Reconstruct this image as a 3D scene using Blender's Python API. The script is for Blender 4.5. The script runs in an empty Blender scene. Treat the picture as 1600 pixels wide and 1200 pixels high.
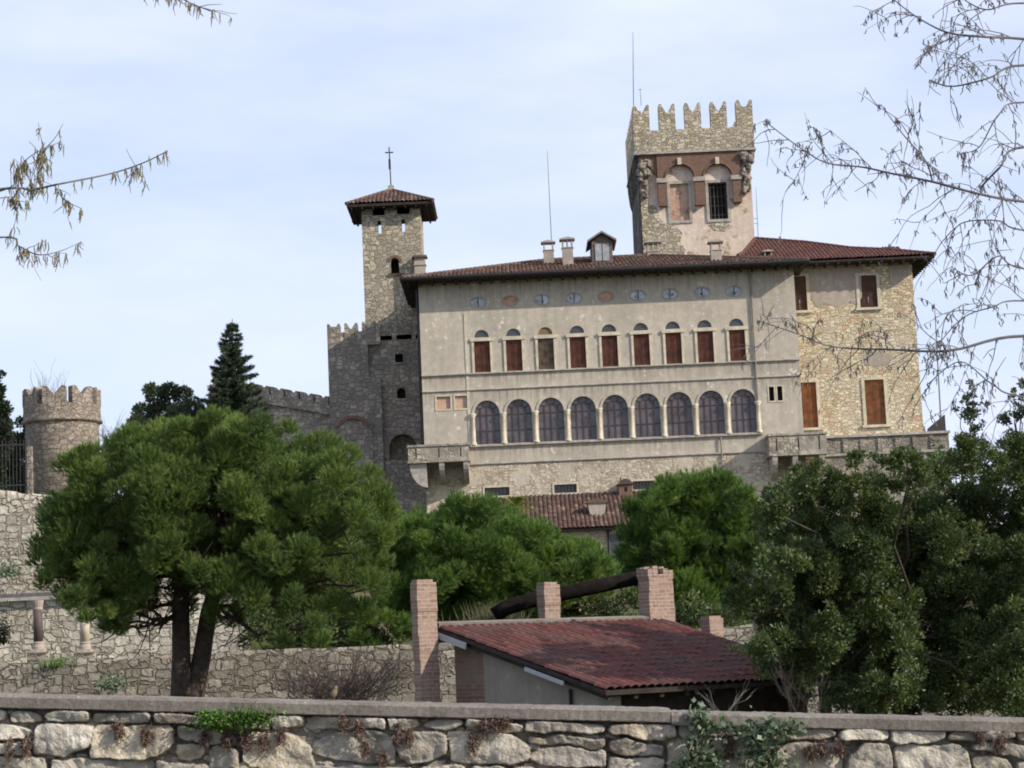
import bpy, math, random
import numpy as np
from mathutils import Vector, Matrix
from mathutils.geometry import tessellate_polygon

sc = bpy.context.scene
R = math.radians
# ------------------------------------------------------------------ camera
FPX = 3209.0                      # focal length in pixels of the 1600 x 1200 photograph
PITCH = math.atan(430 / FPX)
ROLL = R(2.55)
CZ = 1.6
cd = bpy.data.cameras.new('camera')
cam = bpy.data.objects.new('camera', cd)
sc.collection.objects.link(cam)
sc.camera = cam
cd.sensor_width = 36
cd.angle = 2 * math.atan(800 / FPX)
cd.clip_start = 0.1
cd.clip_end = 5000
cam.matrix_world = (Matrix.Translation((0, 0, CZ)) @ Matrix.Rotation(R(90) + PITCH, 4, 'X')
                    @ Matrix.Rotation(-ROLL, 4, 'Z'))
# ------------------------------------------------------------------ sun and sky
SUN_AZ, SUN_EL = R(65), R(29)     # azimuth measured from the viewer's side towards the right
sdir = Vector((math.sin(SUN_AZ) * math.cos(SUN_EL), -math.cos(SUN_AZ) * math.cos(SUN_EL), math.sin(SUN_EL)))
ld = bpy.data.lights.new('sun', 'SUN')
ld.energy = 4.6
ld.angle = R(0.55)
ld.color = (1.0, 0.90, 0.77)
sun = bpy.data.objects.new('sun', ld)
sc.collection.objects.link(sun)
sun.rotation_euler = sdir.to_track_quat('Z', 'Y').to_euler()
sun.location = (60, -30, 60)

world = bpy.data.worlds.new('World')
sc.world = world
world.use_nodes = True
wt = world.node_tree
for n in list(wt.nodes):
    wt.nodes.remove(n)
wo = wt.nodes.new('ShaderNodeOutputWorld')
bg = wt.nodes.new('ShaderNodeBackground')
sky = wt.nodes.new('ShaderNodeTexSky')
sky.sky_type = 'NISHITA'
sky.sun_disc = False
sky.sun_elevation = SUN_EL
sky.sun_rotation = math.atan2(sdir.x, sdir.y)
sky.air_density = 1.0
sky.dust_density = 1.5
sky.ozone_density = 1.0
bg.inputs['Strength'].default_value = 0.15
tc = wt.nodes.new('ShaderNodeTexCoord')
mp = wt.nodes.new('ShaderNodeMapping')
mp.inputs['Scale'].default_value = (3.2, 3.2, 11.0)
mp.inputs['Rotation'].default_value = (0, R(14), 0)
nz = wt.nodes.new('ShaderNodeTexNoise')
nz.inputs['Scale'].default_value = 1.3
nz.inputs['Detail'].default_value = 6
nz.inputs['Roughness'].default_value = 0.55
cr = wt.nodes.new('ShaderNodeValToRGB')
cr.color_ramp.elements[0].position = 0.30
cr.color_ramp.elements[0].color = (0.52, 0.52, 0.52, 1)
cr.color_ramp.elements[1].position = 0.66
cr.color_ramp.elements[1].color = (0.97, 0.97, 0.97, 1)
mx = wt.nodes.new('ShaderNodeMix')
mx.data_type = 'RGBA'
mx.inputs[7].default_value = (4.75, 5.2, 6.6, 1)     # thin high cloud
L = wt.links
L.new(tc.outputs['Generated'], mp.inputs['Vector'])
L.new(mp.outputs['Vector'], nz.inputs['Vector'])
L.new(nz.outputs['Fac'], cr.inputs['Fac'])
L.new(cr.outputs['Color'], mx.inputs[0])
L.new(sky.outputs['Color'], mx.inputs[6])
L.new(mx.outputs[2], bg.inputs['Color'])
L.new(bg.outputs['Background'], wo.inputs['Surface'])

sc.view_settings.view_transform = 'Standard'
sc.view_settings.look = 'None'
sc.view_settings.gamma = 1
sc.view_settings.use_curve_mapping = False
sc.view_settings.exposure = 0.26
sc.cycles.filter_width = 1.9
sc.cycles.max_bounces = 6
sc.cycles.transparent_max_bounces = 8


# ------------------------------------------------------------------ helpers
def ray(px, py):
    u, v = (px - 800) / FPX, -(py - 600) / FPX
    a = u * math.cos(ROLL) + v * math.sin(ROLL)
    b = -u * math.sin(ROLL) + v * math.cos(ROLL)
    return Vector((a, math.cos(PITCH) - b * math.sin(PITCH), math.sin(PITCH) + b * math.cos(PITCH)))


def P(px, py, Y):
    d = ray(px, py)
    t = Y / d.y
    return Vector((d.x * t, Y, CZ + d.z * t))


def RP(px, py, p0, n):
    d = ray(px, py)
    o = Vector((0, 0, CZ))
    t = (p0 - o).dot(n) / d.dot(n)
    return o + d * t


def M(Y):                         # metres per photograph pixel at depth Y
    return Y / FPX


def empty(name, loc, label, cat, group=None, kind=None):
    o = bpy.data.objects.new(name, None)
    o.empty_display_size = 0.5
    sc.collection.objects.link(o)
    o.location = loc
    return tag(o, label, cat, group, kind)


def tag(o, label=None, cat=None, group=None, kind=None):
    if label:
        o['label'] = label
    if cat:
        o['category'] = cat
    if group:
        o['group'] = group
    if kind:
        o['kind'] = kind
    return o


def root_loc(o):
    while o.parent:
        o = o.parent
    return Vector(o.location)


class MB:
    def __init__(self):
        self.v, self.f, self.mi, self.uv, self.m = [], [], [], {}, 0

    def add(self, vs, fs, uvs=None):
        b = len(self.v)
        self.v += [tuple(x) for x in vs]
        for k, fc in enumerate(fs):
            if uvs:
                self.uv[len(self.f)] = [uvs[i] for i in fc]
            self.f.append(tuple(b + i for i in fc))
            self.mi.append(self.m)
        return self

    def box(self, x0, x1, y0, y1, z0, z1):
        return self.add([(x0, y0, z0), (x1, y0, z0), (x1, y1, z0), (x0, y1, z0),
                         (x0, y0, z1), (x1, y0, z1), (x1, y1, z1), (x0, y1, z1)],
                        [(0, 1, 5, 4), (1, 2, 6, 5), (2, 3, 7, 6), (3, 0, 4, 7), (4, 5, 6, 7), (3, 2, 1, 0)])

    def obox(self, o, ax, ay, az):
        """box from corner o along three edge vectors"""
        o, ax, ay, az = map(Vector, (o, ax, ay, az))
        return self.add([o, o + ax, o + ax + ay, o + ay, o + az, o + ax + az, o + ax + ay + az, o + ay + az],
                        [(0, 1, 5, 4), (1, 2, 6, 5), (2, 3, 7, 6), (3, 0, 4, 7), (4, 5, 6, 7), (3, 2, 1, 0)])

    def prism(self, poly, o, U, V, N):
        """polygon in (u, v), extruded by vector N"""
        o, U, V, N = map(Vector, (o, U, V, N))
        n = len(poly)
        a = [o + U * p[0] + V * p[1] for p in poly]
        b = [p + N for p in a]
        tris = tessellate_polygon([[Vector((p[0], p[1], 0)) for p in poly]])
        fs = [tuple(t) for t in tris] + [tuple(n + i for i in reversed(t)) for t in tris]
        fs += [(i, (i + 1) % n, n + (i + 1) % n, n + i) for i in range(n)]
        return self.add(a + b, fs)

    def wall(self, outer, holes, o, U, V, N, depth):
        """flat wall with real openings; N points into the wall; reveals of the given depth"""
        o, U, V, N = map(Vector, (o, U, V, N))
        loops = [outer] + holes
        tris = tessellate_polygon([[Vector((p[0], p[1], 0)) for p in lp] for lp in loops])
        flat = [o + U * p[0] + V * p[1] for lp in loops for p in lp]
        self.add(flat, [tuple(t) for t in tris])
        for lp in holes:
            n = len(lp)
            a = [o + U * p[0] + V * p[1] for p in lp]
            self.add(a + [p + N * depth for p in a], [(i, (i + 1) % n, n + (i + 1) % n, n + i) for i in range(n)])
        return self

    def poly(self, pts):
        return self.add(pts, [tuple(range(len(pts)))])

    def tube(self, pts, rad, n=6, cap=True):
        pts = [Vector(p) for p in pts]
        if not hasattr(rad, '__len__'):
            rad = [rad] * len(pts)
        vs, fs = [], []
        ref = None
        for i, p in enumerate(pts):
            t = (pts[min(i + 1, len(pts) - 1)] - pts[max(i - 1, 0)])
            if t.length < 1e-9:
                t = Vector((0, 0, 1))
            t.normalize()
            if ref is None:
                ref = t.orthogonal().normalized()
            a = ref - t * ref.dot(t)
            if a.length < 1e-6:
                a = t.orthogonal()
            a.normalize()
            ref = a
            b = t.cross(a)
            for k in range(n):
                an = 2 * math.pi * k / n
                vs.append(p + (a * math.cos(an) + b * math.sin(an)) * rad[i])
        for i in range(len(pts) - 1):
            for k in range(n):
                fs.append((i * n + k, i * n + (k + 1) % n, (i + 1) * n + (k + 1) % n, (i + 1) * n + k))
        if cap:
            fs.append(tuple(reversed(range(n))))
            fs.append(tuple((len(pts) - 1) * n + k for k in range(n)))
        return self.add(vs, fs)

    def lathe(self, prof, c, n=16):
        c = Vector(c)
        vs = [c + Vector((r * math.cos(2 * math.pi * k / n), r * math.sin(2 * math.pi * k / n), z)) for r, z in prof for k in range(n)]
        fs = [(i * n + k, i * n + (k + 1) % n, (i + 1) * n + (k + 1) % n, (i + 1) * n + k) for i in range(len(prof) - 1) for k in range(n)]
        fs += [tuple(reversed(range(n))), tuple((len(prof) - 1) * n + k for k in range(n))]
        return self.add(vs, fs)

    def build(self, name, mats, parent=None, smooth=False):
        me = bpy.data.meshes.new(name)
        off = root_loc(parent) if parent else Vector((0, 0, 0))
        me.from_pydata([(a - off.x, b - off.y, c - off.z) for a, b, c in self.v], [], self.f)
        mats = mats if isinstance(mats, (list, tuple)) else [mats]
        for m in mats:
            me.materials.append(m)
        if len(mats) > 1:
            me.polygons.foreach_set('material_index', self.mi)
        if self.uv:
            ul = me.uv_layers.new(name='uv')
            for pi, uvs in self.uv.items():
                for li, q in zip(me.polygons[pi].loop_indices, uvs):
                    ul.data[li].uv = q
        if smooth:
            me.polygons.foreach_set('use_smooth', [True] * len(me.polygons))
        o = bpy.data.objects.new(name, me)
        sc.collection.objects.link(o)
        if parent:
            o.parent = parent
        return o


def np_mesh(name, verts, nper, mat, parent=None, tint=None, col=None, faces=None, smooth=False):
    """mesh of equal polygons (nper corners each) from numpy arrays; tint: one value per polygon"""
    off = np.array(root_loc(parent)) if parent else np.zeros(3)
    verts = (verts - off).astype(np.float32)
    me = bpy.data.meshes.new(name)
    me.vertices.add(len(verts))
    me.vertices.foreach_set('co', verts.ravel())
    idx = np.arange(len(verts), dtype=np.int32) if faces is None else faces.astype(np.int32).ravel()
    nf = len(idx) // nper
    me.loops.add(len(idx))
    me.loops.foreach_set('vertex_index', idx)
    me.polygons.add(nf)
    me.polygons.foreach_set('loop_start', np.arange(nf, dtype=np.int32) * nper)
    me.update(calc_edges=True)
    if smooth:
        me.polygons.foreach_set('use_smooth', np.ones(nf, dtype=bool))
    if tint is not None:
        at = me.attributes.new('tint', 'FLOAT', 'FACE')
        at.data.foreach_set('value', tint.astype(np.float32))
    if col is not None:
        at = me.attributes.new('stone', 'FLOAT_COLOR', 'POINT')
        at.data.foreach_set('color', col.astype(np.float32).ravel())
    me.materials.append(mat)
    me.validate()
    o = bpy.data.objects.new(name, me)
    sc.collection.objects.link(o)
    if parent:
        o.parent = parent
    return o


X3, Z3, Y3 = (1, 0, 0), (0, 0, 1), (0, 1, 0)


def rect(x0, x1, z0, z1):
    return [(x0, z0), (x1, z0), (x1, z1), (x0, z1)]


def arch(cx, hw, z0, zs, rz=None, n=14):
    rz = rz or hw
    return [(cx - hw, z0), (cx + hw, z0)] + [(cx + hw * math.cos(math.pi * k / n), zs + rz * math.sin(math.pi * k / n)) for k in range(n + 1)]


def oval(cx, cz, a, b, n=20):
    return [(cx + a * math.cos(2 * math.pi * k / n), cz + b * math.sin(2 * math.pi * k / n)) for k in range(n)]


def frame(mb, x0, x1, z0, z1, w, y0, y1):
    """four butted bars round a rectangle"""
    mb.box(x0 - w, x0, y0, y1, z0, z1)
    mb.box(x1, x1 + w, y0, y1, z0, z1)
    mb.box(x0 - w, x1 + w, y0, y1, z1, z1 + w)
    mb.box(x0 - w, x1 + w, y0, y1, z0 - w, z0)


# ------------------------------------------------------------------ materials
class NT:
    def __init__(self, name):
        self.mat = bpy.data.materials.new(name)
        self.mat.use_nodes = True
        self.t = self.mat.node_tree
        self.t.nodes.clear()
        self.out = self.t.nodes.new('ShaderNodeOutputMaterial')
        self.obj = self.n('TexCoord').outputs['Object']

    def n(self, kind, **kw):
        nd = self.t.nodes.new('ShaderNode' + kind)
        for k, v in kw.items():
            if k.startswith('p_'):
                setattr(nd, k[2:], v)
        return nd

    def ln(self, a, b):
        self.t.links.new(a, b)

    def val(self, s, v):
        if hasattr(v, 'node'):
            self.ln(v, s)
        else:
            s.default_value = v

    def noise(self, scale, detail=4, rough=0.55, vec=None, dim=None):
        nd = self.n('TexNoise')
        nd.inputs['Scale'].default_value = scale
        nd.inputs['Detail'].default_value = detail
        nd.inputs['Roughness'].default_value = rough
        self.ln(vec or self.obj, nd.inputs['Vector'])
        return nd

    def ramp(self, fac, stops):
        nd = self.n('ValToRGB')
        e = nd.color_ramp.elements
        while len(e) < len(stops):
            e.new(0.5)
        for k, (p, c) in enumerate(stops):
            e[k].position = p
            e[k].color = (c, c, c, 1) if not hasattr(c, '__len__') else (*c, 1)
        self.ln(fac, nd.inputs['Fac'])
        return nd.outputs['Color']

    def mix(self, fac, a, b, mode='MIX'):
        nd = self.n('Mix', p_data_type='RGBA', p_blend_type=mode)
        self.val(nd.inputs[0], fac)
        for s, v in ((nd.inputs[6], a), (nd.inputs[7], b)):
            if hasattr(v, 'node'):
                self.ln(v, s)
            else:
                s.default_value = (*v, 1) if hasattr(v, '__len__') else (v, v, v, 1)
        return nd.outputs[2]

    def math(self, op, a, b=0.0, c=None):
        nd = self.n('Math', p_operation=op)
        self.val(nd.inputs[0], a)
        self.val(nd.inputs[1], b)
        if c is not None:
            self.val(nd.inputs[2], c)
        return nd.outputs[0]

    def mapping(self, scale, rot=(0, 0, 0), vec=None):
        nd = self.n('Mapping')
        nd.inputs['Scale'].default_value = scale
        nd.inputs['Rotation'].default_value = rot
        self.ln(vec or self.obj, nd.inputs['Vector'])
        return nd.outputs[0]

    def warp(self, amount, scale, vec=None):
        nz = self.noise(scale, 3, vec=vec)
        v1 = self.n('VectorMath', p_operation='SUBTRACT')
        self.ln(nz.outputs['Color'], v1.inputs[0])
        v1.inputs[1].default_value = (0.5, 0.5, 0.5)
        v2 = self.n('VectorMath', p_operation='SCALE')
        self.ln(v1.outputs[0], v2.inputs[0])
        v2.inputs['Scale'].default_value = amount
        v3 = self.n('VectorMath', p_operation='ADD')
        self.ln(vec or self.obj, v3.inputs[0])
        self.ln(v2.outputs[0], v3.inputs[1])
        return v3.outputs[0]

    def bump(self, h, dist, strength=1.0, normal=None):
        nd = self.n('Bump')
        nd.inputs['Distance'].default_value = dist
        nd.inputs['Strength'].default_value = strength
        self.ln(h, nd.inputs['Height'])
        if normal:
            self.ln(normal, nd.inputs['Normal'])
        return nd.outputs[0]

    def finish(self, color, rough=0.85, normal=None, spec=0.3, metal=0.0):
        b = self.n('BsdfPrincipled')
        s = b.inputs['Base Color']
        if hasattr(color, 'node'):
            self.ln(color, s)
        else:
            s.default_value = (*color, 1)
        self.val(b.inputs['Roughness'], rough)
        b.inputs['Specular IOR Level'].default_value = spec
        b.inputs['Metallic'].default_value = metal
        if normal:
            self.ln(normal, b.inputs['Normal'])
        self.ln(b.outputs[0], self.out.inputs['Surface'])
        return self.mat


def plain(name, c, var=0.25, scale=6, rough=0.8, bump=0.0, spec=0.3, metal=0.0):
    t = NT(name)
    nz = t.noise(scale, 5)
    col = t.mix(t.ramp(nz.outputs['Fac'], [(0.3, 0), (0.7, 1)]), tuple(x * (1 - var) for x in c), tuple(min(1, x * (1 + var)) for x in c))
    return t.finish(col, rough, t.bump(nz.outputs['Fac'], bump) if bump else None, spec, metal)


def rubble(name, cols, mortar, scale=2.2, flat=1.5, joint=0.05, bump=0.05, stain=None, stain_amt=0.5, aniso=1.0):
    """irregular stone masonry: blocky cells with their own tone, recessed mortar"""
    t = NT(name)
    v = t.warp(0.22, 2.2, t.warp(0.25, 0.7, t.mapping((aniso, aniso, flat))))
    v1 = t.n('TexVoronoi', p_distance='CHEBYCHEV')
    v2 = t.n('TexVoronoi', p_distance='CHEBYCHEV', p_feature='F2')
    for q in (v1, v2):
        q.inputs['Scale'].default_value = scale
        q.inputs['Randomness'].default_value = 0.85
        t.ln(v, q.inputs['Vector'])
    sep = t.n('SeparateColor')
    t.ln(v1.outputs['Color'], sep.inputs[0])
    k = len(cols) - 1
    c = t.ramp(sep.outputs[0], [(0.12 + 0.76 * i / k, cc) for i, cc in enumerate(cols)])
    n1 = t.noise(9, 5, 0.65)
    n3 = t.noise(26, 4, 0.65)
    c = t.mix(0.65, c, t.ramp(n1.outputs['Fac'], [(0.3, 0.32), (0.7, 0.75)]), 'OVERLAY')
    c = t.mix(0.4, c, t.ramp(n3.outputs['Fac'], [(0.3, 0.32), (0.7, 0.72)]), 'OVERLAY')
    dd = t.math('SUBTRACT', v2.outputs['Distance'], v1.outputs['Distance'])
    dd = t.math('ADD', dd, t.math('MULTIPLY', t.math('SUBTRACT', n3.outputs['Fac'], 0.5), joint * 1.2))
    edge = t.ramp(dd, [(joint * 0.3, 0), (joint * 2.0, 1)])
    c = t.mix(edge, t.mix(0.5, mortar, t.ramp(n1.outputs['Fac'], [(0.3, 0.3), (0.7, 0.7)]), 'OVERLAY'), c)
    n2 = t.noise(0.45, 5, 0.6)
    if stain:
        c = t.mix(t.math('MULTIPLY', t.ramp(n2.outputs['Fac'], [(0.42, 0), (0.62, 1)]), stain_amt), c, stain)
    h = t.math('ADD', t.math('MULTIPLY', edge, 0.8), t.math('MULTIPLY', n1.outputs['Fac'], 0.6))
    return t.finish(c, 0.92, t.bump(h, bump), 0.15)


def plaster(name, base, dark, light, lo=0.0, rub=None, rub_pos=0.55, scale=1.0, runs=()):
    """weathered render: blotches, vertical runs, flaked patches and (optionally) stones showing through"""
    t = NT(name)
    n1 = t.noise(0.35 * scale, 6, 0.62)
    n2 = t.noise(2.6 * scale, 6, 0.7)
    n3 = t.noise(1.0, 5, 0.6, t.mapping((2.2, 2.2, 0.16)))
    c = t.mix(t.ramp(n1.outputs['Fac'], [(0.32, 0), (0.68, 1)]), dark, base)
    c = t.mix(t.math('MULTIPLY', t.ramp(n3.outputs['Fac'], [(0.44, 0), (0.66, 1)]), 0.5), c, tuple(x * 0.92 for x in dark))
    c = t.mix(0.6, c, t.ramp(n2.outputs['Fac'], [(0.3, 0.38), (0.7, 0.62)]), 'OVERLAY')
    c = t.mix(t.ramp(n2.outputs['Fac'], [(0.62, 0), (0.66, 1)]), c, light)
    n5, n6 = t.noise(1.7 * scale, 7, 0.68), t.noise(0.22 * scale, 3, 0.5)
    fl = t.math('MULTIPLY', t.ramp(n5.outputs['Fac'], [(0.585, 0), (0.605, 1)]), t.ramp(n6.outputs['Fac'], [(0.46, 0), (0.60, 0.85)]))
    c = t.mix(fl, c, light)
    n7 = t.noise(0.5 * scale, 2, 0.4)
    c = t.mix(t.ramp(n7.outputs['Fac'], [(0.60, 0), (0.615, 0.28)]), c, dark)
    if runs:                                    # rain runs that start under each ledge or sill
        z = t.n('SeparateXYZ')
        t.ln(t.obj, z.inputs[0])
        st = t.noise(1.0, 5, 0.65, t.mapping((4.5, 4.5, 0.10)))
        sf = t.ramp(st.outputs['Fac'], [(0.46, 0), (0.66, 1)])
        for zl, ln_, am in runs:
            d_ = t.math('DIVIDE', t.math('SUBTRACT', zl, z.outputs[2]), ln_)
            below = t.math('GREATER_THAN', d_, 0.0)
            fall = t.math('MAXIMUM', t.math('SUBTRACT', 1.0, d_), 0.0)
            m_ = t.math('MULTIPLY', t.math('MULTIPLY', below, fall), t.math('MULTIPLY', t.math('ADD', sf, 0.12), am))
            c = t.mix(t.math('MINIMUM', m_, 0.8), c, tuple(x * 0.55 for x in dark))
    h = n2.outputs['Fac']
    bd = 0.02
    if rub:
        v = t.warp(0.22, 2.2, t.warp(0.25, 0.7, t.mapping((1, 1, 1.6))))
        ve = t.n('TexVoronoi', p_distance='CHEBYCHEV', p_feature='F2')
        vo = t.n('TexVoronoi', p_distance='CHEBYCHEV')
        for q in (ve, vo):
            q.inputs['Scale'].default_value = 3.0
            q.inputs['Randomness'].default_value = 0.85
            t.ln(v, q.inputs['Vector'])
        sep = t.n('SeparateColor')
        t.ln(vo.outputs['Color'], sep.inputs[0])
        e = t.ramp(t.math('ADD', t.math('SUBTRACT', ve.outputs['Distance'], vo.outputs['Distance']), t.math('MULTIPLY', t.math('SUBTRACT', n2.outputs['Fac'], 0.5), 0.1)), [(0.01, 0), (0.10, 1)])
        rc = t.mix(e, tuple(x * 0.85 for x in rub[0]), t.ramp(sep.outputs[0], [(0.1, rub[0]), (0.5, rub[1]), (0.9, rub[2])]))
        n4 = t.noise(0.8, 6, 0.65)
        msk = t.ramp(n4.outputs['Fac'], [(rub_pos, 0), (rub_pos + 0.06, 1)])
        c = t.mix(msk, c, rc)
        h = t.math('ADD', h, t.math('MULTIPLY', t.math('MULTIPLY', e, msk), 0.9))
        bd = 0.035
    return t.finish(c, 0.92, t.bump(h, bd), 0.15)


def brick(name, c1, c2, mortar, rows=14.0, wear=0.4, wearcol=(0.42, 0.36, 0.28)):
    """brickwork in world scale on upright faces: courses along z, bonds along x+y"""
    t = NT(name)
    sp = t.n('SeparateXYZ')
    t.ln(t.obj, sp.inputs[0])
    cb = t.n('CombineXYZ')
    t.ln(t.math('ADD', sp.outputs[0], sp.outputs[1]), cb.inputs[0])
    t.ln(sp.outputs[2], cb.inputs[1])
    br = t.n('TexBrick')
    br.inputs['Scale'].default_value = 1.0
    br.inputs['Brick Width'].default_value = 3.4 / rows
    br.inputs['Row Height'].default_value = 1.0 / rows
    br.inputs['Mortar Size'].default_value = 0.16 / rows
    br.inputs['Color1'].default_value = (*c1, 1)
    br.inputs['Color2'].default_value = (*c2, 1)
    br.inputs['Mortar'].default_value = (*mortar, 1)
    t.ln(t.warp(0.05, 3.0, cb.outputs[0]), br.inputs['Vector'])
    nz = t.noise(1.6, 6, 0.7)
    n2 = t.noise(14, 4)
    c = t.mix(0.5, br.outputs['Color'], t.ramp(n2.outputs['Fac'], [(0.3, 0.35), (0.7, 0.68)]), 'OVERLAY')
    c = t.mix(t.math('MULTIPLY', t.ramp(nz.outputs['Fac'], [(0.5, 0), (0.62, 1)]), wear), c, wearcol)
    h = t.math('ADD', t.math('MULTIPLY', br.outputs['Fac'], -0.7), t.math('MULTIPLY', n2.outputs['Fac'], 0.5))
    return t.finish(c, 0.92, t.bump(h, 0.02), 0.15)


def tiles(name, cols, lichen, lich_amt=0.6):
    t = NT(name)
    uv = t.n('UVMap').outputs[0]
    vm = t.n('VectorMath', p_operation='FLOOR')
    t.ln(uv, vm.inputs[0])
    wn = t.n('TexWhiteNoise', p_noise_dimensions='2D')
    t.ln(vm.outputs[0], wn.inputs['Vector'])
    k = len(cols) - 1
    c = t.ramp(wn.outputs['Value'], [(i / k, cc) for i, cc in enumerate(cols)])
    n1 = t.noise(1.1, 6, 0.65)
    n2 = t.noise(9, 4, 0.6)
    c = t.mix(t.math('MULTIPLY', t.ramp(n1.outputs['Fac'], [(0.4, 0), (0.62, 1)]), lich_amt), c, lichen)
    c = t.mix(0.6, c, t.ramp(n2.outputs['Fac'], [(0.3, 0.32), (0.7, 0.66)]), 'OVERLAY')
    return t.finish(c, 0.9, t.bump(n2.outputs['Fac'], 0.012), 0.15)


def leafy(name, c0, c1, c2, trans=0.25, rough=0.6, spec=0.25):
    """leaf or needle: a green of its own per tuft (tint), some light passing through"""
    t = NT(name)
    at = t.n('Attribute', p_attribute_name='tint')
    c = t.ramp(at.outputs['Fac'], [(0.0, c0), (0.5, c1), (1.0, c2)])
    b = t.n('BsdfPrincipled')
    t.ln(c, b.inputs['Base Color'])
    b.inputs['Roughness'].default_value = rough
    b.inputs['Specular IOR Level'].default_value = spec
    tr = t.n('BsdfTranslucent')
    t.ln(t.mix(1.0, c, (1.2, 1.35, 0.5), 'MULTIPLY'), tr.inputs['Color'])
    ms = t.n('MixShader')
    ms.inputs[0].default_value = trans
    t.ln(b.outputs[0], ms.inputs[1])
    t.ln(tr.outputs[0], ms.inputs[2])
    t.ln(ms.outputs[0], t.out.inputs['Surface'])
    return t.mat


def slatted(name, c, rows=16.0, var=0.3):
    t = NT(name)
    sp = t.n('SeparateXYZ')
    t.ln(t.obj, sp.inputs[0])
    w = t.math('FRACT', t.math('MULTIPLY', sp.outputs[2], rows))
    nz = t.noise(2.5, 5, 0.6)
    n2 = t.noise(3, 4, 0.6, t.mapping((12, 12, 1)))
    col = t.mix(t.ramp(nz.outputs['Fac'], [(0.35, 0), (0.65, 1)]), tuple(x * (1 - var) for x in c), tuple(x * (1 + var) for x in c))
    col = t.mix(0.4, col, t.ramp(n2.outputs['Fac'], [(0.3, 0.3), (0.7, 0.7)]), 'OVERLAY')
    return t.finish(col, 0.7, t.bump(w, 0.03), 0.25)


MAT = {}
MAT['plaster'] = plaster('grey_plaster', (0.51, 0.46, 0.375), (0.36, 0.325, 0.27), (0.68, 0.64, 0.57), runs=((13.4, 0.9, 0.9), (12.4, 1.1, 0.9), (8.8, 1.0, 0.8), (19.4, 1.6, 0.8)))
MAT['plaster_low'] = plaster('flaking_plaster', (0.50, 0.45, 0.36), (0.40, 0.355, 0.28), (0.60, 0.56, 0.48), rub=((0.37, 0.32, 0.24), (0.48, 0.42, 0.32), (0.56, 0.50, 0.40)), rub_pos=0.45)
MAT['keep_plaster'] = plaster('pink_plaster', (0.66, 0.57, 0.47), (0.52, 0.42, 0.34), (0.74, 0.68, 0.60), rub=((0.30, 0.25, 0.16), (0.45, 0.37, 0.24), (0.55, 0.46, 0.31)), rub_pos=0.56)
MAT['trim'] = plain('pale_limestone', (0.50, 0.455, 0.35), 0.22, 3, 0.85, 0.01)
MAT['trim_grey'] = plain('grey_stone_trim', (0.33, 0.31, 0.27), 0.3, 3, 0.85, 0.015)
MAT['stone_warm'] = rubble('warm_rubble', [(0.40, 0.32, 0.19), (0.56, 0.48, 0.31), (0.66, 0.59, 0.42), (0.50, 0.42, 0.27), (0.62, 0.53, 0.35), (0.54, 0.47, 0.34), (0.46, 0.30, 0.20)], (0.50, 0.43, 0.30), 2.9, 1.7, 0.05, 0.07, (0.58, 0.54, 0.45), 0.5, 1.1)
MAT['stone_keep'] = rubble('keep_rubble', [(0.27, 0.235, 0.17), (0.44, 0.39, 0.29), (0.54, 0.49, 0.38), (0.36, 0.31, 0.22)], (0.27, 0.235, 0.175), 2.7, 1.6, 0.06, 0.06, (0.34, 0.31, 0.25), 0.5)
MAT['stone_bell'] = rubble('tower_rubble', [(0.25, 0.22, 0.17), (0.37, 0.33, 0.25), (0.50, 0.45, 0.33), (0.31, 0.275, 0.21)], (0.26, 0.23, 0.18), 2.6, 1.2, 0.06, 0.06, (0.30, 0.27, 0.22), 0.6)
MAT['stone_dark'] = rubble('dark_rubble', [(0.21, 0.185, 0.155), (0.30, 0.265, 0.22), (0.38, 0.34, 0.285), (0.255, 0.225, 0.185)], (0.22, 0.195, 0.16), 2.4, 1.5, 0.06, 0.05, (0.16, 0.145, 0.13), 0.7)
MAT['stone_flank_shade'] = rubble('shade_darkened_rubble', [(0.09, 0.08, 0.07), (0.15, 0.13, 0.11), (0.20, 0.175, 0.145), (0.11, 0.10, 0.085)], (0.10, 0.09, 0.075), 2.4, 1.5, 0.06, 0.05, (0.06, 0.055, 0.05), 0.8)  # darker rubble whose colour also holds the shade of the keep's left side
MAT['stone_round'] = rubble('round_tower_rubble', [(0.20, 0.17, 0.14), (0.28, 0.24, 0.19), (0.35, 0.30, 0.24), (0.235, 0.20, 0.165)], (0.21, 0.18, 0.15), 3.3, 1.5, 0.05, 0.05, (0.19, 0.165, 0.145), 0.6)
MAT['stone_terrace'] = rubble('terrace_rubble', [(0.34, 0.31, 0.25), (0.48, 0.445, 0.36), (0.58, 0.545, 0.45), (0.43, 0.395, 0.32)], (0.32, 0.29, 0.235), 2.9, 1.35, 0.055, 0.09, (0.34, 0.31, 0.26), 0.6)
MAT['stone_low'] = rubble('low_wall_rubble', [(0.21, 0.19, 0.155), (0.30, 0.275, 0.23), (0.38, 0.35, 0.295), (0.25, 0.225, 0.185)], (0.195, 0.175, 0.14), 3.0, 1.45, 0.055, 0.09, (0.20, 0.19, 0.145), 0.6)
MAT['brick'] = brick('red_brick', (0.15, 0.078, 0.055), (0.21, 0.118, 0.085), (0.18, 0.145, 0.115), 13, 0.45, (0.16, 0.12, 0.095))
MAT['brick_pillar'] = brick('pillar_brick', (0.21, 0.125, 0.095), (0.29, 0.195, 0.155), (0.30, 0.265, 0.225), 13, 0.55, (0.27, 0.235, 0.195))
MAT['brick_fill'] = brick('brick_infill', (0.50, 0.24, 0.16), (0.58, 0.34, 0.24), (0.50, 0.42, 0.34), 11, 0.5, (0.55, 0.48, 0.39))
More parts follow.
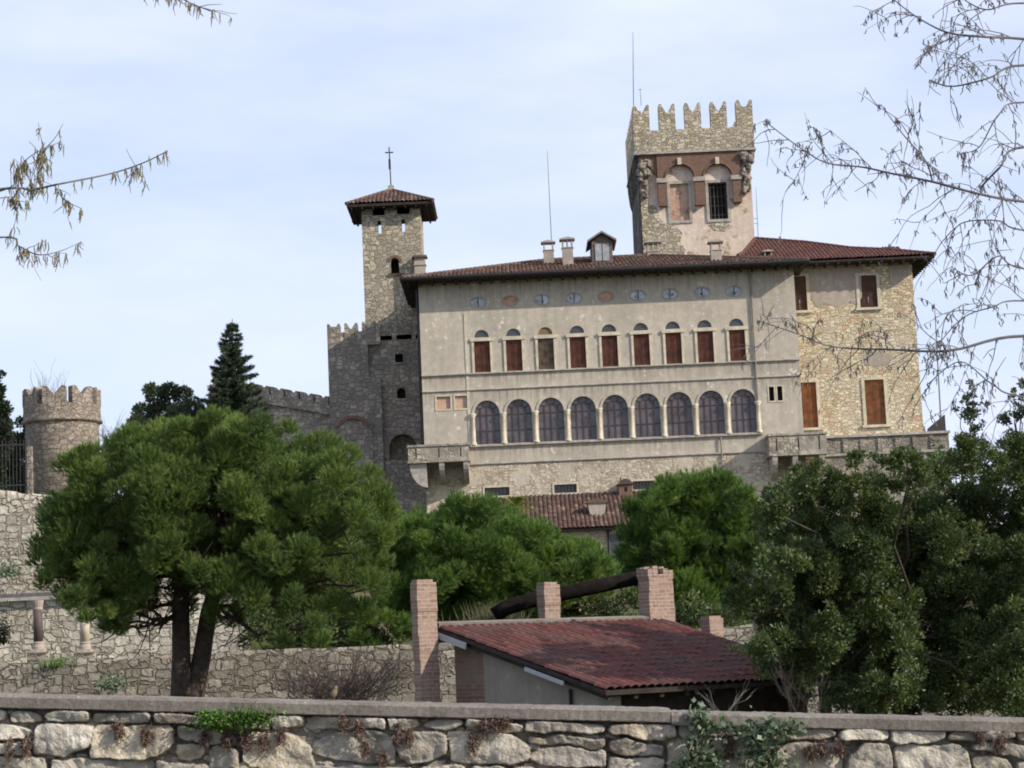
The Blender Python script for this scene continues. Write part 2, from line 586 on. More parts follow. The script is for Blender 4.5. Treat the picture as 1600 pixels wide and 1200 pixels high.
MAT['tile'] = tiles('castle_roof_tiles', [(0.055, 0.032, 0.028), (0.105, 0.052, 0.042), (0.16, 0.085, 0.062), (0.075, 0.045, 0.038), (0.24, 0.17, 0.125)], (0.068, 0.056, 0.05), 0.8)
MAT['tile_red'] = tiles('red_roof_tiles', [(0.085, 0.036, 0.030), (0.125, 0.050, 0.040), (0.175, 0.078, 0.058), (0.10, 0.046, 0.038)], (0.105, 0.07, 0.058), 0.65)
MAT['tile_shed'] = tiles('shed_roof_tiles', [(0.075, 0.027, 0.024), (0.100, 0.034, 0.029), (0.132, 0.050, 0.041), (0.088, 0.038, 0.033)], (0.078, 0.054, 0.047), 0.7)
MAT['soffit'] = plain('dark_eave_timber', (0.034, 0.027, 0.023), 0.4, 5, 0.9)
MAT['shutter'] = slatted('red_brown_shutter', (0.15, 0.062, 0.045))
MAT['shutter_orange'] = slatted('orange_brown_shutter', (0.27, 0.115, 0.05))
MAT['shutter_old'] = slatted('weathered_shutter', (0.15, 0.11, 0.08), 14, 0.45)
MAT['shutter_dark'] = slatted('dark_shutter', (0.10, 0.055, 0.042))
MAT['glass'] = plain('dusky_glass', (0.082, 0.073, 0.080), 0.55, 1.1, 0.22, 0, 0.5)
MAT['lunette'] = plain('dark_glass', (0.05, 0.055, 0.062), 0.3, 1.0, 0.25, 0, 0.5)
MAT['lunette_brown'] = plain('boarded_lunette', (0.20, 0.14, 0.08), 0.3, 2, 0.8)
MAT['muntin'] = plain('rusty_glazing_bar', (0.075, 0.042, 0.040), 0.3, 4, 0.7)
MAT['pane_pale'] = plain('milky_pane', (0.38, 0.40, 0.42), 0.45, 2.2, 0.3)
MAT['pane_brick'] = plain('brick_red_infill', (0.44, 0.27, 0.19), 0.25, 3, 0.9)
MAT['black'] = plain('dark_interior', (0.012, 0.011, 0.011), 0.3, 2, 1.0)
MAT['iron'] = plain('dark_iron', (0.04, 0.038, 0.038), 0.3, 8, 0.6, 0, 0.4, 0.3)
MAT['pole'] = plain('grey_metal_rod', (0.22, 0.22, 0.23), 0.2, 8, 0.5, 0, 0.5, 0.5)
MAT['pipe'] = plain('grey_pipe', (0.20, 0.185, 0.165), 0.25, 3, 0.6)
MAT['pipe_dark'] = plain('dark_pipe', (0.014, 0.013, 0.013), 0.25, 3, 0.6)
MAT['concrete'] = NT('weathered_coping')
MAT['grey_wall'] = plaster('shed_plaster', (0.30, 0.275, 0.23), (0.22, 0.20, 0.17), (0.36, 0.33, 0.28), runs=((0.4, 1.6, 0.9),))
MAT['shed_brick'] = brick('shed_brick', (0.16, 0.10, 0.075), (0.22, 0.14, 0.10), (0.20, 0.17, 0.14), 13, 0.6, (0.20, 0.17, 0.14))
MAT['white'] = plain('white_paint', (0.34, 0.35, 0.37), 0.12, 5, 0.6)
MAT['chim'] = plaster('chimney_render', (0.42, 0.37, 0.31), (0.30, 0.26, 0.22), (0.5, 0.46, 0.4))
MAT['bark'] = plain('dark_pine_bark', (0.055, 0.042, 0.034), 0.45, 7, 0.95, 0.03)
MAT['twig'] = plain('bare_twig_bark', (0.125, 0.118, 0.128), 0.3, 9, 0.85)
MAT['bramble'] = plain('bramble_stem', (0.065, 0.052, 0.050), 0.35, 9, 0.9)
MAT['catkin'] = plain('catkin', (0.19, 0.165, 0.09), 0.35, 30, 0.8)
MAT['catkin_grey'] = plain('young_catkin', (0.125, 0.115, 0.105), 0.35, 30, 0.8)
MAT['beam'] = plain('charred_timber', (0.012, 0.010, 0.009), 0.4, 6, 1.0, 0.01, 0.05)
MAT['corbel'] = plain('eroded_stone', (0.21, 0.185, 0.155), 0.5, 5, 0.95, 0.05)
MAT['balcony'] = plaster('balcony_stone', (0.43, 0.395, 0.335), (0.20, 0.18, 0.15), (0.50, 0.47, 0.41), rub=((0.22, 0.2, 0.16), (0.36, 0.32, 0.26), (0.46, 0.42, 0.35)), rub_pos=0.5, scale=2.0)
MAT['pine'] = leafy('pine_needles', (0.052, 0.088, 0.028), (0.108, 0.168, 0.044), (0.220, 0.285, 0.080), 0.28)
MAT['pine2'] = leafy('pine_needles_deep', (0.050, 0.092, 0.026), (0.098, 0.170, 0.040), (0.190, 0.275, 0.064), 0.28)
MAT['laurel'] = leafy('laurel_leaves', (0.042, 0.068, 0.024), (0.076, 0.110, 0.036), (0.150, 0.175, 0.066), 0.24, 0.5, 0.35)
MAT['spruce'] = leafy('spruce_needles', (0.028, 0.045, 0.030), (0.048, 0.072, 0.042), (0.085, 0.110, 0.058), 0.15)
MAT['cypress'] = leafy('cypress_scales', (0.016, 0.024, 0.016), (0.028, 0.040, 0.024), (0.045, 0.058, 0.033), 0.1)
MAT['holm'] = leafy('grey_green_leaves', (0.040, 0.056, 0.036), (0.070, 0.090, 0.055), (0.12, 0.135, 0.08), 0.15, 0.5)
MAT['ivy'] = leafy('ivy_leaves', (0.07, 0.105, 0.065), (0.12, 0.165, 0.105), (0.21, 0.25, 0.17), 0.15, 0.5)
MAT['herb'] = leafy('herb_leaves', (0.05, 0.105, 0.022), (0.085, 0.17, 0.036), (0.15, 0.25, 0.06), 0.3, 0.5)
MAT['drygrass'] = leafy('dry_stalks', (0.085, 0.085, 0.050), (0.13, 0.13, 0.075), (0.20, 0.19, 0.12), 0.15)
MAT['moss'] = leafy('withered_brown_moss', (0.10, 0.062, 0.052), (0.15, 0.10, 0.082), (0.21, 0.15, 0.12), 0.05, 0.9)
MAT['palm'] = leafy('palm_fronds', (0.09, 0.13, 0.03), (0.16, 0.20, 0.05), (0.26, 0.28, 0.09), 0.3)

t = MAT['concrete']
n1, n2 = t.noise(40, 4, 0.7), t.noise(2.2, 5, 0.6)
c = t.mix(t.ramp(n2.outputs['Fac'], [(0.35, 0), (0.65, 1)]), (0.145, 0.128, 0.112), (0.215, 0.195, 0.17))
c = t.mix(0.6, c, t.ramp(n1.outputs['Fac'], [(0.3, 0.3), (0.7, 0.7)]), 'OVERLAY')
n3 = t.noise(55, 2, 0.5)
c = t.mix(t.ramp(n3.outputs['Fac'], [(0.70, 0), (0.73, 1)]), c, (0.45, 0.42, 0.37))
MAT['concrete'] = t.finish(c, 0.95, t.bump(n1.outputs['Fac'], 0.006), 0.1)

t = NT('earth_and_grass')
n1, n2 = t.noise(0.12, 5, 0.6), t.noise(3.0, 6, 0.7)
c = t.mix(t.ramp(n1.outputs['Fac'], [(0.42, 0), (0.58, 1)]), (0.055, 0.075, 0.025), (0.10, 0.08, 0.05))
c = t.mix(0.6, c, t.ramp(n2.outputs['Fac'], [(0.3, 0.3), (0.7, 0.7)]), 'OVERLAY')
MAT['ground'] = t.finish(c, 0.95, t.bump(n2.outputs['Fac'], 0.08), 0.1)

t = NT('foreground_wall_stone')
at = t.n('Attribute', p_attribute_name='stone')
n1, n2, n3 = t.noise(7, 6, 0.68), t.noise(45, 5, 0.65), t.noise(2.5, 4, 0.6)
c = t.mix(0.75, at.outputs['Color'], t.ramp(n1.outputs['Fac'], [(0.28, 0.27), (0.72, 0.74)]), 'OVERLAY')
c = t.mix(0.5, c, t.ramp(n2.outputs['Fac'], [(0.3, 0.36), (0.7, 0.64)]), 'OVERLAY')
c = t.mix(t.math('MULTIPLY', t.ramp(n3.outputs['Fac'], [(0.52, 0), (0.64, 1)]), 0.55), c, (0.27, 0.255, 0.225))
n4 = t.noise(4.5, 6, 0.7)
c = t.mix(t.math('MULTIPLY', t.ramp(n4.outputs['Fac'], [(0.60, 0), (0.68, 1)]), 0.55), c, (0.66, 0.62, 0.54))
h = t.math('ADD', t.math('MULTIPLY', n1.outputs['Fac'], 1.0), t.math('MULTIPLY', n2.outputs['Fac'], 0.3))
MAT['fore_stone'] = t.finish(c, 0.9, t.bump(h, 0.045), 0.2)


# ------------------------------------------------------------------ terrain
def smooth(a, b, x):
    q = np.clip((x - a) / (b - a), 0, 1)
    return q * q * (3 - 2 * q)


def height(x, y):
    front = 0.0 * y
    left = np.interp(y, [0, 14.75, 14.95, 52.15, 52.6, 62.2, 62.7, 95, 130, 170, 400, 3000], [0, 0, -0.9, -0.9, 1.3, 1.3, 6.4, 9.5, 11.5, 12, 2, -30])
    right = np.interp(y, [0, 14.75, 14.95, 52.15, 52.6, 100, 118, 127, 140, 170, 400, 3000], [0, 0, -0.9, -0.9, 1.3, 3.8, 5.0, 6.0, 9, 11, 2, -30])
    w = smooth(-9.5, -5.0, x)
    h = left * (1 - w) + right * w
    far = smooth(35, 130, np.abs(x))
    return h * (1 - far) + np.minimum(h, 0.5) * far


gx = np.unique(np.concatenate([np.linspace(-2500, -60, 24), np.linspace(-60, 60, 90), np.linspace(60, 2500, 24)]))
gy = np.unique(np.concatenate([np.linspace(-600, 0, 10), np.linspace(0, 170, 120), np.linspace(170, 3000, 24), [14.75, 14.95, 52.15, 52.6, 62.2, 62.7]]))
GX, GY = np.meshgrid(gx, gy)
GZ = height(GX, GY)
bump_ = 0.12 * np.sin(GX * 1.3 + 2 * np.sin(GY * 0.7)) * np.cos(GY * 0.9) * smooth(16, 30, GY)
vv = np.stack([GX, GY, GZ + bump_], -1).reshape(-1, 3)
nx, ny = len(gx), len(gy)
ii = (np.arange(ny - 1)[:, None] * nx + np.arange(nx - 1)[None]).ravel()
g = np_mesh('ground', vv, 4, MAT['ground'], faces=np.stack([ii, ii + 1, ii + nx + 1, ii + nx], -1))
tag(g, 'earth and grass hillside rising from the lane to the castle', 'ground', kind='structure')


# ------------------------------------------------------------------ roof tiles
def tile_face(mb, A, e, s, L_, top, pitch=0.24, row=0.42, hgt=0.07, per=4, lap=0.035, jt=0.015):
    """rows of barrel tiles on the plane through eave start A (along e, upslope s); top: list of (u, v) upper edge"""
    A, e, s = Vector(A), Vector(e).normalized(), Vector(s).normalized()
    n = e.cross(s)
    if n.z < 0:
        n = -n
    us = np.unique(np.concatenate([np.arange(0, L_ + 1e-6, pitch / per), [p[0] for p in top if 0 <= p[0] <= L_]]))
    tu, tv = [p[0] for p in top], [p[1] for p in top]
    vm = np.interp(us, tu, tv)
    vmx = max(tv)
    vs = []
    k = 0
    while k * row < vmx:
        vs += [k * row, min((k + 0.96) * row, vmx)]
        k += 1
    vs = np.array(vs)
    rng = np.random.RandomState(int(abs(A.x * 100)) % 9999)
    jit = rng.uniform(-jt, jt, (int(L_ / pitch) + 3, len(vs) // 2 + 1))
    pts, uvs = [], []
    for i, u in enumerate(us):
        ph = u / pitch
        wv = abs(math.sin(math.pi * ph)) ** 0.75 * hgt
        for j, v in enumerate(vs):
            vv_ = min(v, max(vm[i], 0))
            z = wv + (lap if j % 2 == 0 else 0.0) + jit[int(ph), j // 2]
            pts.append(A + e * float(u) + s * float(vv_) + n * z)
            uvs.append((ph, v / row + 0.02))
    nv = len(vs)
    fs, fu = [], []
    for i in range(len(us) - 1):
        for j in range(nv - 1):
            if vs[j] >= max(vm[i], vm[i + 1]):
                continue
            fs.append((i * nv + j, (i + 1) * nv + j, (i + 1) * nv + j + 1, i * nv + j + 1))
    # one uv per face: the tile it belongs to
    b = len(mb.v)
    mb.v += [tuple(p) for p in pts]
    for fc in fs:
        i, j = fc[0] // nv, fc[0] % nv
        q = (math.floor((us[i] + us[i + 1]) / 2 / pitch) + 0.5, math.floor(vs[j] / row + 1e-3) + 0.5)
        mb.uv[len(mb.f)] = [q] * 4
        mb.f.append(tuple(b + k_ for k_ in fc))
        mb.mi.append(mb.m)
    return mb


def hip_roof(mb, x0, x1, y0, y1, z, slope, **kw):
    """four hipped planes over a rectangle"""
    tn, cs = math.tan(slope), math.cos(slope)
    W, D = x1 - x0, y1 - y0
    h = min(W, D) / 2
    f = h / cs
    sl = math.sin(slope)
    tile_face(mb, (x0, y0, z), (1, 0, 0), (0, cs, sl), W, [(0, 0), (h, f), (W - h, f), (W, 0)], **kw)
    tile_face(mb, (x1, y1, z), (-1, 0, 0), (0, -cs, sl), W, [(0, 0), (h, f), (W - h, f), (W, 0)], **kw)
    tile_face(mb, (x0, y1, z), (0, -1, 0), (cs, 0, sl), D, [(0, 0), (h, f), (D - h, f), (D, 0)], **kw)
    tile_face(mb, (x1, y0, z), (0, 1, 0), (-cs, 0, sl), D, [(0, 0), (h, f), (D - h, f), (D, 0)], **kw)
    # ridge and hip caps
    zt = z + h * tn
    ends = [Vector((x0 + h, y0 + h, zt)), Vector((x1 - h, y0 + h, zt))] if W >= D else [Vector((x0 + h, y0 + h, zt)), Vector((x0 + h, y1 - h, zt))]
    return ends, zt


def caps(mb, a, b, r=0.13, step=0.4):
    a, b = Vector(a), Vector(b)
    n = max(1, int((b - a).length / step))
    for k in range(n):
        p, q = a.lerp(b, k / n), a.lerp(b, (k + 1.08) / n)
        mb.tube([p, q], [r * 1.08, r * 0.9], 7)


def chimney(name, px, y_top, y_base, w, Y, parent, mat=None, holes=1, cap='gable', depth=None, sink=0.5):
    """rendered stack with an open lantern top under a small tiled cap"""
    if hasattr(Y, '__len__'):                   # stands on a roof plane: (point, normal)
        Y = RP(px, y_base, Y[0], Y[1]).y
    p, q = P(px, y_base, Y), P(px, y_top, Y)
    W = w * M(Y)
    D = depth or W
    x, z0, z1 = p.x, p.z - sink, q.z
    hc = 0.26 * W
    zl = z1 - hc - 0.78 * W
    mb = MB()
    mb.box(x - W / 2, x + W / 2, Y, Y + D, z0, zl)
    mb.box(x - W * 0.56, x + W * 0.56, Y - W * 0.06, Y + D + W * 0.06, zl, zl + 0.05)
    zc = z1 - hc
    post = W * 0.15
    xs = [x - W / 2 + (W - post) * k / holes for k in range(holes + 1)]
    for xx in xs:
        for yy in (Y, Y + D - post):
            mb.box(xx, xx + post, yy, yy + post, zl + 0.05, zc)
    mb.m = 1
    mb.prism([(-W * 0.72, 0), (W * 0.72, 0), (W * 0.72, 0.07), (0, hc), (-W * 0.72, 0.07)], (x, Y - W * 0.18, zc), X3, Z3, (0, D + W * 0.36, 0))
    return mb.build(name, [mat or MAT['chim'], MAT['trim_grey']], parent)


# ------------------------------------------------------------------ the palace
YF = 128.0
XL, XR = -5.65, 18.12
palace = empty('palace', (6.2, YF, 6), 'long grey plastered palace with nine arched loggia windows and red shutters', 'palace')
AC = [-1.65 + 2.011 * k for k in range(9)]      # loggia arch axes
WC = [-1.79 + 2.011 * k for k in range(9)]      # window axes
OC = [-1.91 + 2.024 * k for k in range(9)]      # oval opening axes
A_HW, A_Z0, A_ZS = 0.80, 15.02, 16.95
W_HW, W_Z0, W_Z1, W_L0, W_L1 = 0.50, 19.58, 21.55, 21.80, 22.32
holes = []
for c in AC:
    holes.append(arch(c, A_HW, A_Z0, A_ZS, 0.83))
for c in WC:
    holes.append(rect(c - W_HW, c + W_HW, W_Z0, W_Z1))
    holes.append(arch(c, 0.46, W_L0, W_L0 + 0.02, 0.46, 10))
for c in OC:
    holes.append(oval(c, 24.05, 0.49, 0.31))
holes += [rect(-4.78, -3.92, 17.35, 18.15), rect(-3.62, -2.80, 17.35, 18.15)]
SL = [(16.10, 16.42), (16.62, 16.94)]
for a, b in SL:
    holes.append(rect(a, b, 16.95, 17.85))
mb = MB()
mb.wall(rect(XL, XR, 13.75, 25.45), holes, (0, YF, 0), X3, Z3, Y3, 0.32)
mb.poly([(XL, YF, 5), (XL, YF, 25.45), (XL, 146, 25.45), (XL, 146, 5)])
mb.poly([(XR, YF, 5), (XR, YF, 25.45), (XR, 146, 25.45), (XR, 146, 5)])
mb.poly([(XL, 146, 5), (XL, 146, 25.45), (XR, 146, 25.45), (XR, 146, 5)])
mb.build('wall', MAT['plaster'], palace)
mb = MB()
GR = [(-2.0, -0.45), (2.35, 3.75), (7.25, 8.6), (12.3, 13.5)]
mb.wall(rect(XL, XR, 4.5, 13.75), [rect(a, b, 11.75, 12.28) for a, b in GR], (0, YF - 0.05, 0), X3, Z3, Y3, 0.35)
mb.box(XL, XR, YF - 0.05, YF + 0.004, 13.745, 13.75)
mb.build('base_wall', MAT['plaster_low'], palace)
for k, (a, b) in enumerate(GR):
    w = MB()
    frame(w, a, b, 11.75, 12.28, 0.12, YF - 0.09, YF + 0.02)
    w = w.build('cellar_window', MAT['trim'], palace)
    q = MB().box(a, b, YF + 0.22, YF + 0.25, 11.75, 12.28)
    q.build('pane', MAT['lunette'], w)
    q = MB()
    for i in range(7):
        x = a + (b - a) * (i + 0.5) / 7
        q.tube([(x, YF - 0.02, 11.75), (x, YF - 0.02, 12.28)], 0.025, 5)
    q.build('grille', MAT['iron'], w)

# string courses and vertical seams
for z, hh, pr, a, b in [(19.43, 0.10, 0.14, XL - 0.02, XR + 0.02), (18.42, 0.09, 0.09, XL - 0.02, XR + 0.02), (14.83, 0.14, 0.18, -2.75, 15.5), (13.72, 0.10, 0.10, -2.75, 15.4)]:
    MB().prism([(0, 0), (-pr, 0.04), (-pr, hh), (0, hh + 0.03)], (a, YF - 0.002 if z > 13.75 else YF - 0.052, z), Y3, Z3, (b - a, 0, 0)).build('string_course', MAT['trim_grey'], palace)
MB().box(-2.86, -2.70, YF - 0.035, YF + 0.001, 15.0, 23.4).build('quoin_strip', MAT['trim'], palace)
MB().tube([(15.36, YF - 0.09, 25.2), (15.36, YF - 0.09, 14.9)], 0.055, 8).build('drainpipe', MAT['pipe'], palace)
MB().tube([(12.9, YF - 0.13, 14.8), (12.9, YF - 0.13, 12.9)], 0.05, 8).build('drainpipe', MAT['pipe'], palace)
MB().tube([(XL - 0.10, YF + 0.12, 25.1), (XL - 0.10, YF + 0.12, 15.2)], 0.09, 8).build('drainpipe', MAT['pipe_dark'], palace)

# loggia: columns, glazing and bars
for k in range(10):
    x = AC[0] - 1.005 + 2.011 * k
    half = k in (0, 9)
    r = 0.14
    prof = [(0.21, 0), (0.21, 0.10), (0.18, 0.16), (r, 0.24), (r * 1.02, 0.9), (r * 0.86, 1.72), (0.16, 1.76), (0.15, 1.80), (0.22, 1.92), (0.22, 2.0)]
    if half:
        x += 0.10 if k == 0 else -0.10
    MB().lathe(prof, (x, YF - 0.02, A_Z0 - 0.06), 14).build('column', MAT['trim'], palace, True)
for c in AC:
    # archivolt moulding
    n = 16
    ring = [(c + (A_HW + 0.0) * math.cos(math.pi * i / n), A_ZS + 0.83 * math.sin(math.pi * i / n)) for i in range(n + 1)]
    outer = [(c + (A_HW + 0.15) * math.cos(math.pi * i / n), A_ZS + 0.98 * math.sin(math.pi * i / n)) for i in range(n + 1)]
    w = MB().prism(ring + outer[::-1], (0, YF - 0.05, 0), X3, Z3, (0, 0.049, 0)).build('arched_window', MAT['plaster'], palace)
    g_ = arch(c, A_HW, A_Z0, A_ZS, 0.83)
    MB().prism(g_, (0, YF + 0.17, 0), X3, Z3, (0, 0.03, 0)).build('pane', MAT['glass'], w)
    m = MB()
    yb = YF + 0.115
    for dx in (-0.40, 0.0, 0.40):
        top = A_ZS + (0.40 if dx else 0.45)
        m.box(c + dx - 0.022, c + dx + 0.022, yb, yb + 0.045, A_Z0, top)
    for z in (15.85, 16.85):
        m.box(c - A_HW, c + A_HW, yb + 0.005, yb + 0.05, z, z + 0.045)
    m.tube([(c + 0.45 * math.cos(math.pi * i / 10), yb + 0.02, A_ZS + 0.05 + 0.42 * math.sin(math.pi * i / 10)) for i in range(11)], 0.024, 5)
    for an in (35, 70, 110, 145):
        ca, sa = math.cos(R(an)), math.sin(R(an))
        m.tube([(c + 0.45 * ca, yb + 0.02, A_ZS + 0.05 + 0.42 * sa), (c + 0.80 * ca, yb + 0.02, A_ZS + 0.82 * sa)], 0.022, 5)
    m.build('glazing_bars', MAT['muntin'], w)

# shuttered windows with lunettes
for k, c in enumerate(WC):
    w = MB()
    y0, y1 = YF - 0.07, YF + 0.03
    w.box(c - W_HW - 0.15, c - W_HW, y0, y1, W_Z0 - 0.03, W_Z1)
    w.box(c + W_HW, c + W_HW + 0.15, y0, y1, W_Z0 - 0.03, W_Z1)
    w.box(c - W_HW - 0.22, c + W_HW + 0.22, y0 - 0.05, y1, W_Z1, W_Z1 + 0.18)
    w = w.build('window', MAT['trim'], palace)
    old = k == 2
    for s in (-1, 1):
        q = MB()
        x0, x1 = (c - W_HW + 0.01, c - 0.012) if s < 0 else (c + 0.012, c + W_HW - 0.01)
        yy = YF + (0.05 if s < 0 else 0.06)
        q.box(x0, x0 + 0.07, yy, yy + 0.05, W_Z0, W_Z1 - 0.01)
        q.box(x1 - 0.07, x1, yy, yy + 0.05, W_Z0, W_Z1 - 0.01)
        for z in (W_Z0, W_Z0 + 0.95, W_Z1 - 0.10):
            q.box(x0 + 0.07, x1 - 0.07, yy, yy + 0.05, z, z + 0.09)
        q.box(x0 + 0.07, x1 - 0.07, yy + 0.02, yy + 0.04, W_Z0 + 0.09, W_Z1 - 0.1)
        q.build('shutter', MAT['shutter_old'] if old else MAT['shutter'], w)
    MB().prism(arch(c, 0.46, W_L0, W_L0 + 0.02, 0.46, 10), (0, YF + 0.09, 0), X3, Z3, (0, 0.03, 0)).build('lunette', MAT['lunette_brown'] if old else MAT['lunette'], w)

# oval openings under the eave
for k, c in enumerate(OC):
    ring = oval(c, 24.05, 0.55, 0.37, 24)
    inn = oval(c, 24.05, 0.495, 0.315, 24)
    q = MB()
    vs = [(a, YF - 0.03, b) for a, b in ring] + [(a, YF - 0.03, b) for a, b in inn] + [(a, YF + 0.001, b) for a, b in ring]
    q.add(vs, [(i, (i + 1) % 24, 24 + (i + 1) % 24, 24 + i) for i in range(24)] + [(i, (i + 1) % 24, 48 + (i + 1) % 24, 48 + i) for i in range(24)])
    w = q.build('oval_window', MAT['trim_grey'], palace)
    mt = MAT['pane_brick'] if k in (1, 4) else MAT['pane_pale']
    MB().prism(oval(c, 24.05, 0.49, 0.31), (0, YF + 0.05, 0), X3, Z3, (0, 0.03, 0)).build('pane', mt, w)
    if k not in (1, 4):
        q = MB()
        q.box(c - 0.03, c + 0.03, YF + 0.01, YF + 0.045, 23.77, 24.33)
        rk = random.Random(k + 40)
        dx, dz, w_ = rk.uniform(-0.28, 0.12), rk.uniform(-0.22, 0.0), rk.uniform(0.06, 0.2)
        q.prism([(dx, dz), (dx + w_, dz + rk.uniform(-0.04, 0.06)), (dx + w_ * rk.uniform(0.6, 1.1), dz + rk.uniform(0.1, 0.2)), (dx + w_ * 0.2, dz + rk.uniform(0.08, 0.22))], (c, YF + 0.035, 24.05), X3, Z3, (0, 0.01, 0))
        q.build('glazing_bars', MAT['lunette'], w)

# walled-up pair (left), slit pair (right)
for a, b in [(-4.78, -3.92), (-3.62, -2.80)]:
    q = MB()
    frame(q, a, b, 17.35, 18.15, 0.10, YF - 0.03, YF + 0.02)
    w = q.build('blind_window', MAT['trim'], palace)
    MB().box(a, b, YF + 0.10, YF + 0.2, 17.35, 18.15).build('brick_infill', MAT['brick_fill'], w)
for a, b in SL:
    q = MB()
    frame(q, a, b, 16.95, 17.85, 0.085, YF - 0.03, YF + 0.02)
    w = q.build('slit_window', MAT['trim'], palace)
    MB().box(a, b, YF + 0.25, YF + 0.28, 16.95, 17.85).build('pane', MAT['black'], w)


def balcony(x0, x1, depth, z0, z1, brs, mat, bz):
    q = MB()
    yf = YF - depth
    q.box(x0, x1, yf, yf + 0.22, z0, z1)
    q.box(x0, x0 + 0.22, yf + 0.22, YF - 0.06, z0, z1)
    q.box(x1 - 0.22, x1, yf + 0.22, YF - 0.06, z0, z1)
    q.box(x0 - 0.06, x1 + 0.06, yf - 0.06, YF - 0.055, z0 - 0.14, z0)
    q.box(x0 - 0.07, x1 + 0.07, yf - 0.07, yf + 0.29, z1, z1 + 0.13)
    q.box(x0 - 0.07, x0 + 0.29, yf + 0.29, YF - 0.06, z1, z1 + 0.13)
    q.box(x1 - 0.29, x1 + 0.07, yf + 0.29, YF - 0.06, z1, z1 + 0.13)
    b_ = q.build('balcony', mat, palace)
    for fx in (0.12, 0.5, 0.86):
        x = x0 + (x1 - x0) * fx
        MB().box(x, x + 0.07, yf - 0.004, yf + 0.1, z0 + 0.15, z1 - 0.12).build('drain_slot', MAT['black'], b_)
    for x in brs:
        pr = [(0, 0), (-depth + 0.05, 0)] + [(-(depth - 0.05) * math.cos(math.pi / 2 * i / 8), -bz * math.sin(math.pi / 2 * i / 8)) for i in range(1, 9)]
        MB().prism(pr, (x, YF - 0.052, z0 - 0.14), Y3, Z3, (0.32, 0, 0)).build('bracket', MAT['trim_grey'], b_)
    return b_


balcony(-6.6, -2.86, 1.75, 14.0, 14.85, [-4.72, -3.22], MAT['balcony'], 1.25)
balcony(15.7, 19.25, 1.75, 13.45, 14.55, [15.85, 17.1, 18.75], MAT['balcony'], 1.35)
pr = [(0, 0)] + [(-1.05 * math.cos(math.pi / 2 * i / 10), -1.5 * math.sin(math.pi / 2 * i / 10)) for i in range(0, 11)]
MB().prism(pr, (XL + 0.15, YF - 1.55, 13.86), X3, Z3, (0, 1.5, 0)).build('corner_corbel', MAT['trim_grey'], palace)

# roof
EX0, EX1, EY0, EY1 = P(628, 441, 126.7).x, P(1264, 419, 126.7).x, 126.7, 145.3
EZ = 25.55
mb = MB()
SLP = R(15.2)
ends, zt = hip_roof(mb, EX0, EX1, EY0, EY1, EZ, SLP, pitch=0.26, row=0.45, hgt=0.09)
for a in ((EX0, EY0), (EX0, EY1)):
    caps(mb, (a[0], a[1], EZ + 0.05), ends[0] + Vector((0, 0, 0.06)))
for a in ((EX1, EY0), (EX1, EY1)):
    caps(mb, (a[0], a[1], EZ + 0.05), ends[1] + Vector((0, 0, 0.06)))
caps(mb, ends[0] + Vector((0, 0, 0.06)), ends[1] + Vector((0, 0, 0.06)))
roof = mb.build('roof', MAT['tile'], palace)
mb = MB()
mb.box(EX0 + 0.05, EX1 - 0.05, EY0 + 0.05, EY1 - 0.05, EZ - 0.16, EZ - 0.02)
k = EX0 + 0.3
while k < EX1 - 0.3:
    mb.box(k, k + 0.14, EY0 + 0.1, YF - 0.004, EZ - 0.32, EZ - 0.162)
    k += 0.75
k = EY0 + 0.6
while k < EY1:
    mb.box(EX0 + 0.1, XL - 0.004, k, k + 0.14, EZ - 0.32, EZ - 0.162)
    k += 0.75
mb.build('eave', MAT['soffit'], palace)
mb = MB()
mb.tube([(EX0 - 0.02, EY0 - 0.05, EZ - 0.05), (EX1 + 0.02, EY0 - 0.05, EZ - 0.05)], 0.13, 8)
mb.tube([(EX0 - 0.05, EY0, EZ - 0.05), (EX0 - 0.05, EY1, EZ - 0.05)], 0.10, 8)
mb.build('gutter', MAT['pipe_dark'], palace)
PR = (Vector((0, EY0, EZ + 0.05)), Vector((0, -math.sin(SLP), math.cos(SLP))))
chimney('chimney', 858, 375, 411, 16, PR, roof, holes=1)
chimney('chimney', 888, 370, 414, 17, PR, roof, holes=2)
chimney('chimney', 1021, 374, 395, 19, 135.8, roof, holes=2)
chimney('chimney', 1120, 374, 407, 17, PR, roof, holes=1)
# dormer
Yd = RP(942, 411, *PR).y
c0, c1 = P(926, 411, Yd), P(958, 411, Yd)
zt_ = P(942, 362, Yd).z
zw = P(942, 377, Yd).z
q = MB()
q.box(c0.x, c1.x, Yd, Yd + 3.2, c0.z - 0.6, zw)
q.m = 1
q.prism([(-0.95, -0.05), (0, zt_ - zw - 0.1), (0.95, -0.05), (0.95, 0.07), (0, zt_ - zw + 0.02), (-0.95, 0.07)], ((c0.x + c1.x) / 2, Yd - 0.3, zw), X3, Z3, (0, 3.6, 0))
q.m = 0
q.prism([(-0.64, 0), (0.64, 0), (0, zt_ - zw - 0.12)], ((c0.x + c1.x) / 2, Yd + 0.02, zw), X3, Z3, (0, 3.0, 0))
q.m = 2
xm = (c0.x + c1.x) / 2
for a in (-0.46, 0.02):
    q.box(xm + a, xm + a + 0.42, Yd - 0.05, Yd - 0.003, c0.z + 0.12, zw - 0.16)
q.build('dormer', [plain('dormer_boards', (0.13, 0.105, 0.09), 0.3, 4, 0.85), MAT['pipe'], plain('dormer_pane', (0.30, 0.32, 0.33), 0.25, 3, 0.4)], roof)

# ------------------------------------------------------------------ stone wing at the right
YW = 131.0
wing = empty('stone_house', (22, YW, 8), 'warm yellow rubble stone house with two rows of shuttered windows at right of the palace', 'house')
wx0, wx1, wz1 = XR + 0.004, 26.22, 26.1


